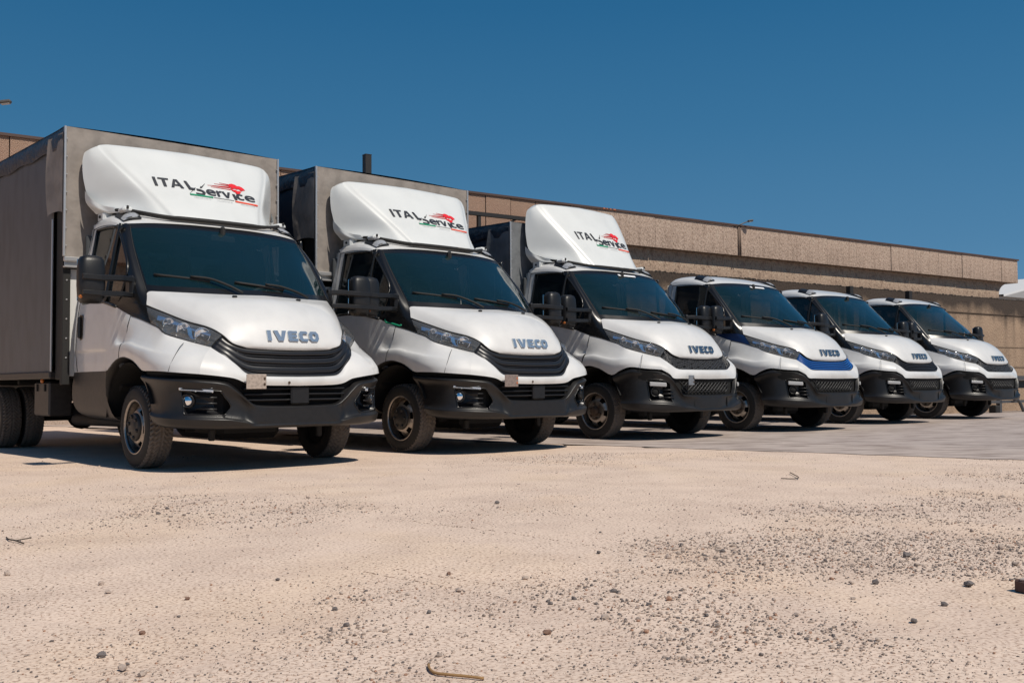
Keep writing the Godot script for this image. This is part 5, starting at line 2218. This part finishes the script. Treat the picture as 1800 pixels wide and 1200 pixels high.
	# lamps on the parapet
	var lamp := func(s: float, y: float, size: float, label: String, lean: float) -> void:
		var l := thing("wall_lamp", label, "lamp", wall_point(s, y, -0.95))
		var ax := WALL_ALONG * 0.88 + WALL_OUT * 0.40
		beg()
		tube([Vector3.ZERO - ax * 0.35 * size - Vector3.UP * 0.15 * size, ax * 0.30 * size + Vector3.UP * lean * size], 0.014 * size + 0.004, 8)
		mesh_node("arm", fin(), mats.lamp_grey, l)
		var e := ax * 0.36 * size + Vector3.UP * (lean + 0.012) * size
		var bb := Basis(ax.normalized(), Vector3.UP, ax.normalized().cross(Vector3.UP)).orthonormalized() * Basis(Vector3.BACK, 0.16)
		beg()
		rbox(e, Vector3(0.20, 0.07, 0.12) * size, 0.025 * size, bb)
		mesh_node("lamp_head", fin(), mats.lamp_grey, l)
		beg()
		rbox(e - Vector3.UP * 0.036 * size, Vector3(0.15, 0.012, 0.09) * size, 0.005 * size, bb)
		mesh_node("lamp_glass", fin(), mats.white_lens, l)
	(lamp as Callable).call(-7.24, 3.675, 0.83, "small grey floodlight on an arm on top of the parapet above the fourth truck", 0.10)
	(lamp as Callable).call(-20.0, 3.97, 0.95, "grey lamp head on an arm at the far left above the roof", 0.03)
	# boundary wall in front of it
	var w := thing("boundary_wall", "stained concrete boundary wall with a blackened top, behind the last trucks", "wall", Vector3.ZERO)
	var stain := func(s: float, y: float) -> Color:
		var drip := noise_b.get_noise_2d(s * 3.2, y * 0.35) * 0.5 + 0.5
		var big := noise_a.get_noise_2d(s * 0.6 + 7.0, y * 0.7) * 0.5 + 0.5
		var k := clampf((y - (2.16 - 0.85 * drip * big)) / 0.30, 0.0, 1.0) * 0.95
		var rim := noise_b.get_noise_2d(s * 7.0, y * 7.0) * 0.5 + 0.5
		k = maxf(k, clampf((y - 2.40) / 0.06, 0.0, 1.0) * (0.78 + 0.2 * rim))
		if y > 2.12 and y < 2.16:
			k = maxf(k, 0.82)
		if absf(y - 1.42 - 0.02 * noise_a.get_noise_1d(s * 3.0)) < 0.012 or absf(y - 0.98) < 0.010:
			k = maxf(k, 0.35)
		k = maxf(k, 0.34 * clampf(drip * 1.7 - 0.75, 0.0, 1.0))
		var blotch := noise_b.get_noise_2d(s * 1.7 + 31.0, y * 1.5) * 0.5 + 0.5
		return (Color(0.80, 0.73, 0.62) * lerpf(0.82, 1.1, blotch)).lerp(Color(0.075, 0.066, 0.062), k)
	var lifts := [[0.0, 0.975], [0.985, 1.415], [1.425, 2.125], [2.14, 2.50]]
	for k in lifts.size():
		beg()
		hard()
		wall_grid(-14.0, -6.0, lifts[k][0], lifts[k][1], 0.01 * (k % 2), 60, 8, stain)
		wall_grid(-6.0, 6.0, lifts[k][0], lifts[k][1], 0.01 * (k % 2), 300, int(14 * (lifts[k][1] - lifts[k][0]) / 0.45), stain)
		mesh_node("concrete_lift", fin(), mats.board_concrete, w)
	beg()
	wall_box(-14.0, 6.0, 0.0, 2.495, -0.30, -0.02)
	mesh_node("wall_core", fin(), mats.joint_dark, w)
	# uneven mortar and moss on the top edge
	beg()
	for k in 420:
		var s := -10.5 + 0.034 * k + 0.03 * sin(k * 3.7)
		var hgt := 0.012 + 0.025 * absf(noise_a.get_noise_1d(k * 3.1))
		if noise_a.get_noise_1d(k * 0.37) > 0.25:
			hgt += 0.015
		rbox(wall_point(s, 2.49 + hgt * 0.4, -0.03), Vector3(0.04 + 0.03 * absf(sin(k * 2.3)), hgt * 1.5, 0.15), 0.012, Basis(Vector3.UP, 0.3 * sin(k * 1.9)))
	mesh_node("dark_moss", fin(), mats.joint_dark, w).set_meta("kind", "stuff")
	# far shed at the right edge
	var shed := thing("distant_shed", "white-roofed shed far beyond the right end of the wall", "building", Vector3.ZERO)
	beg()
	wall_box(22.4, 36.0, 0.0, 4.50, -24.0, -12.2)
	mesh_node("shed_wall", fin(), mats.shed_grey, shed)
	beg()
	var p0 := wall_point(22.2, 4.56, -12.0)
	var p1 := wall_point(29.0, 5.85, -12.0)
	var p2 := wall_point(36.0, 4.56, -12.0)
	var back := WALL_OUT * -18.0
	for q in [[p0, p1], [p1, p2]]:
		quad(q[0], q[1], q[1] + back, q[0] + back)
		quad(q[0] - Vector3.UP * 0.15, q[1] - Vector3.UP * 0.15, q[1], q[0])
	mesh_node("shed_roof", fin(), mats.shed_white, shed)
	beg()
	tri(p0 - Vector3.UP * 0.15, p2 - Vector3.UP * 0.15, p1 - Vector3.UP * 0.15)
	mesh_node("gable", fin(), mats.shed_grey, shed)


func make_yard_things() -> void:
	# steel frame above the third truck
	var f := thing("steel_gantry", "dark steel tube gantry standing against the building above the third truck", "gantry", Vector3.ZERO)
	var bits := [["rail", -15.6, -12.2, 3.19, 3.245, -0.50, -0.44], ["post", -13.50, -13.45, 0.0, 3.188, -0.50, -0.45], ["post", -15.3, -15.25, 0.0, 3.188, -0.50, -0.45], ["post", -12.35, -12.30, 0.0, 3.188, -0.50, -0.45]]
	for q in bits:
		beg()
		wall_box(q[1], q[2], q[3], q[4], q[5], q[6])
		mesh_node(q[0], fin(), mats.flue_black, f)
	beg()
	tube([wall_point(-13.0, 3.08, -0.47), wall_point(-12.8, 3.20, -0.47)], 0.027, 6)
	mesh_node("brace", fin(), mats.flue_black, f)
	# posts before the wall
	var k := 0
	for s in [-5.50, -3.61]:
		var p := thing("steel_post", ["black steel post before the wall, its top showing over the roof of the fifth truck", "black steel post before the wall, its top showing over the roof of the last truck"][k], "post", wall_point(s, 0, 0.16), "black posts along the wall")
		beg()
		rbox(Vector3(0, 1.87, 0), Vector3(0.15, 3.73, 0.15), 0.008, Basis(Vector3.UP, 0.615))
		mesh_node("post_tube", fin(), mats.flue_black, p)
		beg()
		rbox(Vector3(0, 0.012, 0), Vector3(0.30, 0.018, 0.30), 0.004, Basis(Vector3.UP, 0.615))
		mesh_node("foot_plate", fin(), mats.flue_black, p)
		k += 1
	# steel trestle at the right edge
	var r := thing("steel_trestle", "grey painted steel trestle with two beams and a splayed leg, beside the last truck", "trestle", Vector3.ZERO)
	for q in [["beam", -2.3, 0.6, 0.695, 0.785, 0.93, 1.05], ["beam", -2.3, 0.6, 0.235, 0.285, 0.97, 1.03], ["leg", -1.90, -1.82, 0.035, 0.694, 0.95, 1.03], ["leg", 0.42, 0.50, 0.012, 0.694, 0.95, 1.03], ["beam_shadow_block", -2.2, 0.5, 0.53, 0.69, 0.72, 0.928]]:  # black box under the top beam stands in for its shadow
		beg()
		wall_box(q[1], q[2], q[3], q[4], q[5], q[6])
		mesh_node(q[0], fin(), mats.steel_painted if q[0] != "beam_shadow_block" else mats.flue_black, r)
	beg()
	var pts := curve([wall_point(-1.46, 0.30, 1.09), wall_point(-1.34, 0.29, 1.10), wall_point(-1.25, 0.20, 1.11), wall_point(-1.15, 0.035, 1.12)], 5)
	tube(pts, 0.048, 8)
	mesh_node("splayed_leg", fin(), mats.steel_painted, r)
	var bl := thing("ballast_block", "low dark block on the ground below the steel trestle, behind the last truck", "block", wall_point(-2.05, 0.0, 1.0))
	beg()
	rbox(Vector3(0, 0.16, 0), Vector3(0.24, 0.24, 0.24), 0.02, Basis(Vector3.UP, 0.615))
	mesh_node("block_body", fin(), mats.chassis_dark, bl)
	beg()
	rbox(Vector3(0, 0.288, 0), Vector3(0.12, 0.02, 0.12), 0.005, Basis(Vector3.UP, 0.615))
	mesh_node("lifting_plate", fin(), mats.hub_rust, bl)


# ---------------------------------------------------------------- loose stones
func stone_mesh(seed_value: int, rough: float, squash: float) -> ArrayMesh:
	# a small faceted stone of unit size
	var r := RandomNumberGenerator.new()
	r.seed = seed_value
	beg()
	hard()
	var rings := 4
	var segs := 7
	var pts := []
	for i in rings + 1:
		var line := []
		for j in segs:
			var th := PI * i / rings
			var ph := TAU * (j + 0.4 * (i % 2)) / segs
			var q := Vector3(sin(th) * cos(ph), cos(th) * squash, sin(th) * sin(ph) * 0.8)
			if i > 0 and i < rings:
				q *= 1.0 + r.randf_range(-rough, rough)
			line.append(q)
		pts.append(line)
	for i in rings:
		for j in segs:
			var a: Vector3 = pts[i][j]
			var b: Vector3 = pts[i][(j + 1) % segs]
			var c: Vector3 = pts[i + 1][(j + 1) % segs]
			var d: Vector3 = pts[i + 1][j]
			for v in [a, b, c, a, c, d]:
				st.set_color(Color(1, 1, 1))
				st.add_vertex(v * 0.5)
	return fin()


func make_stones() -> void:
	var shapes := []
	for k in 4:
		shapes.append(stone_mesh(100 + k, 0.26, [0.6, 0.75, 0.5, 0.65][k]))
	# the stones one can pick out, where they lie: distance right, distance ahead, size, tone, how it looks
	var big := [
		[0.09, 2.75, 0.030, 2, "small brown stone lying on the tyre track in the foreground, right of centre"],
		[-0.25, 3.0, 0.022, 1, "dark grey pebble alone on pale dirt left of the tyre track"],
		[1.12, 2.85, 0.032, 1, "slate grey stone standing alone on smooth dirt at lower right"],
		[1.3, 3.07, 0.030, 1, "dark blue-grey stone below the stony patch, right of the slate stone"],
		[1.50, 3.35, 0.042, 1, "flat dark stone near the right edge, left of the brown brick"],
		[0.60, 3.94, 0.036, 0, "pale grey rounded stone at the left rim of the stony patch"],
		[0.34, 4.04, 0.030, 1, "dark wedge stone left of the pale rounded stone"],
		[-0.09, 5.75, 0.040, 1, "dark stone alone in the middle of the yard, below the second truck"],
		[-0.18, 3.32, 0.030, 0, "pale stone with a dark side by the tyre track, in the middle foreground"],
		[-0.23, 3.61, 0.026, 2, "brownish stone just behind the pale one by the track"],
		[0.04, 3.53, 0.032, 0, "pale flat stone right of the tyre track in the middle foreground"],
		[-1.41, 3.47, 0.030, 0, "light stone at the left, upper one of a close pair"],
		[-1.33, 3.33, 0.026, 0, "light stone at the left, lower one of a close pair"],
		[-1.03, 2.54, 0.032, 1, "grey stone at the lower left corner of the yard"],
		[-0.93, 2.42, 0.034, 0, "pale angular stone nearest the camera at lower left"],
		[-1.02, 2.79, 0.026, 2, "brown wedge-shaped stone at lower left above the grey one"],
		[-0.82, 3.53, 0.022, 1, "tiny dark stone at left, ahead of the first truck's wheel"],
		[-1.82, 3.65, 0.034, 0, "grey-beige stone near the left edge"],
		[-1.04, 3.24, 0.024, 2, "small reddish stone in the left foreground"],
		[-0.54, 3.07, 0.026, 1, "dark chip of stone in the foreground left of the middle"],
		[0.56, 2.96, 0.022, 1, "small round dark stone on smooth dirt, right foreground"],
		[0.34, 3.29, 0.020, 1, "tiny black pebble right of the middle foreground"],
		[1.13, 3.40, 0.026, 0, "pale stone in the stony patch below its centre"],
		[1.21, 3.40, 0.034, 1, "flat slate chip in the stony patch"],
		[1.51, 3.90, 0.044, 1, "big grey stone in the thick of the stony patch"],
		[1.96, 4.08, 0.042, 0, "pale stone at the right end of the stony patch"],
	]
	var tones := [Color(1.15, 1.10, 1.05), Color(0.42, 0.44, 0.48), Color(0.60, 0.42, 0.34)]
	for k in big.size():
		var q: Array = big[k]
		var o := MeshInstance3D.new()
		o.name = numbered("stone")
		o.mesh = shapes[k % 4]
		var m: StandardMaterial3D = mats["stone"]
		var key := "stone_tone%d" % q[3]
		if not mats.has(key):
			var c: StandardMaterial3D = m.duplicate()
			var tc: Color = tones[q[3]]
			c.albedo_color = lin(0.34 * tc.r, 0.28 * tc.g, 0.245 * tc.b)
			mats[key] = c
		o.material_override = mats[key]
		add_child(o)
		o.position = Vector3(q[0], ground_height(q[0], q[1]) + q[2] * 0.20, -q[1])
		o.rotation = Vector3(rng.randf_range(-0.2, 0.2), rng.randf() * TAU, rng.randf_range(-0.2, 0.2))
		o.scale = Vector3.ONE * q[2] * 0.82
		tag(o, q[4], "stone", "loose stones lying on the dirt yard")
	# brick at the right edge
	var brick := thing("broken_brick", "dark brown broken brick at the right edge of the yard", "brick", Vector3(1.66, ground_height(1.66, 3.26), -3.26))
	beg()
	rbox(Vector3(0, 0.018, 0), Vector3(0.085, 0.042, 0.06), 0.006, Basis(Vector3.UP, 0.3))
	mesh_node("brick_body", fin(), mats.brick_brown, brick)
	beg()
	rbox(Vector3(-0.02, 0.041, 0.01), Vector3(0.03, 0.008, 0.03), 0.003, Basis(Vector3.UP, 0.6))
	mesh_node("mortar_crumb", fin(), mats.stone, brick)
	# stalk and twigs
	var stalk := thing("dry_stalk", "curved dry brown stalk lying at the bottom edge of the yard", "stalk", Vector3.ZERO)
	beg()
	var pts := []
	for q in [[-0.205, 2.44], [-0.2, 2.405], [-0.185, 2.37], [-0.15, 2.35], [-0.11, 2.34], [-0.07, 2.33]]:
		pts.append(Vector3(q[0], ground_height(q[0], q[1]) + 0.006, -q[1]))
	tube(curve(pts, 4), 0.0035, 6)
	mesh_node("stem", fin(), mats.dry_stalk, stalk)
	var t1 := thing("dark_twig", "thin dark forked twig lying near the left edge", "twig", Vector3.ZERO)
	beg()
	pts = []
	for q in [[-2.29, 4.58], [-2.24, 4.50], [-2.19, 4.46], [-2.11, 4.37]]:
		pts.append(Vector3(q[0], ground_height(q[0], q[1]) + 0.008, -q[1]))
	tube(curve(pts, 3), 0.0035, 5)
	tube([pts[2], pts[2] + Vector3(0.07, 0.012, 0.0)], 0.0025, 5)
	mesh_node("stem", fin(), mats.dark_twig, t1)
	var t2 := thing("bent_twig", "thin bent twig on the dirt below the fourth truck", "twig", Vector3.ZERO)
	beg()
	pts = []
	for q in [[1.86, 7.02], [1.94, 6.99], [2.0, 7.08], [2.03, 7.30], [2.05, 7.48]]:
		pts.append(Vector3(q[0], 0.012, -q[1]))
	tube(curve(pts, 3), 0.0035, 5)
	mesh_node("stem", fin(), mats.dark_twig, t2)
	# gravel
	for k in 4:
		var mm := MultiMesh.new()
		mm.transform_format = MultiMesh.TRANSFORM_3D
		mm.use_colors = true
		mm.mesh = shapes[k]
		var spots := []
		var tries := 0
		while spots.size() < 15000 and tries < 260000:
			tries += 1
			var d := 1.9 + 8.0 * pow(rng.randf(), 1.6)
			var r := rng.randf_range(-1.0, 1.0) * (0.35 + d * 0.53)
			if d > slab_edge(r) + 0.1:
				continue
			var g := gravel_density(r, d)
			if rng.randf() > clampf(0.10 + g * 1.0, 0.05, 1.0):
				continue
			spots.append([r, d, g])
		mm.instance_count = spots.size()
		for i in spots.size():
			var q: Array = spots[i]
			var size := 0.0022 + 0.0060 * pow(rng.randf(), 3.5)
			if q[2] > 0.35:
				size *= 1.5
			if rng.randf() < 0.02:
				size *= 2.0
			var bb := Basis(Vector3.UP, rng.randf() * TAU) * Basis(Vector3.RIGHT, rng.randf_range(-0.5, 0.5))
			bb = bb.scaled(Vector3.ONE * size * rng.randf_range(0.8, 1.3))
			mm.set_instance_transform(i, Transform3D(bb, Vector3(q[0], ground_height(q[0], q[1]) + size * 0.18, -q[1])))
			var v := rng.randf()
			var c := Color(1.25, 1.2, 1.12).lerp(Color(0.55, 0.52, 0.50), v)
			if rng.randf() < 0.25:
				c = Color(0.34, 0.34, 0.36)
			elif rng.randf() < 0.1:
				c = Color(0.8, 0.55, 0.42)
			mm.set_instance_color(i, c)
		var o := MultiMeshInstance3D.new()
		o.name = numbered("gravel")
		o.multimesh = mm
		o.material_override = mats.stone
		add_child(o)
		o.set_meta("kind", "stuff")
		o.set_meta("label", "fine gravel and pebbles scattered over the dirt yard")
		o.set_meta("category", "gravel")
	# crumbs pushed up along two tyre tracks
	var mm2 := MultiMesh.new()
	mm2.transform_format = MultiMesh.TRANSFORM_3D
	mm2.use_colors = true
	mm2.mesh = shapes[1]
	var tracks := [[-0.62, 3.75, 0.75, 2.36], [-0.42, 3.72, 0.85, 2.50], [-0.55, 5.1, 0.6, 3.9]]
	var list := []
	for tr in tracks:
		for i in 110:
			var f := i / 109.0
			if noise_a.get_noise_1d(f * 30.0 + tr[0] * 9.0) < -0.12:
				continue
			list.append([lerpf(tr[0], tr[2], f) + rng.randf_range(-0.006, 0.006), lerpf(tr[1], tr[3], f) + 0.06 * sin(f * 3.0)])
	mm2.instance_count = list.size()
	for i in list.size():
		var q: Array = list[i]
		var bb := Basis(Vector3.UP, rng.randf_range(0.9, 1.3)).scaled(Vector3(0.014, 0.004, 0.006) * rng.randf_range(0.5, 1.2))
		mm2.set_instance_transform(i, Transform3D(bb, Vector3(q[0], ground_height(q[0], q[1]) + 0.001, -q[1])))
		mm2.set_instance_color(i, Color(0.62, 0.52, 0.45))
	var o2 := MultiMeshInstance3D.new()
	o2.name = numbered("track_crumbs")
	o2.multimesh = mm2
	o2.material_override = mats.stone
	add_child(o2)
	o2.set_meta("kind", "stuff")
	o2.set_meta("label", "dirt crumbs pressed up along the tyre tracks")
	o2.set_meta("category", "dirt")
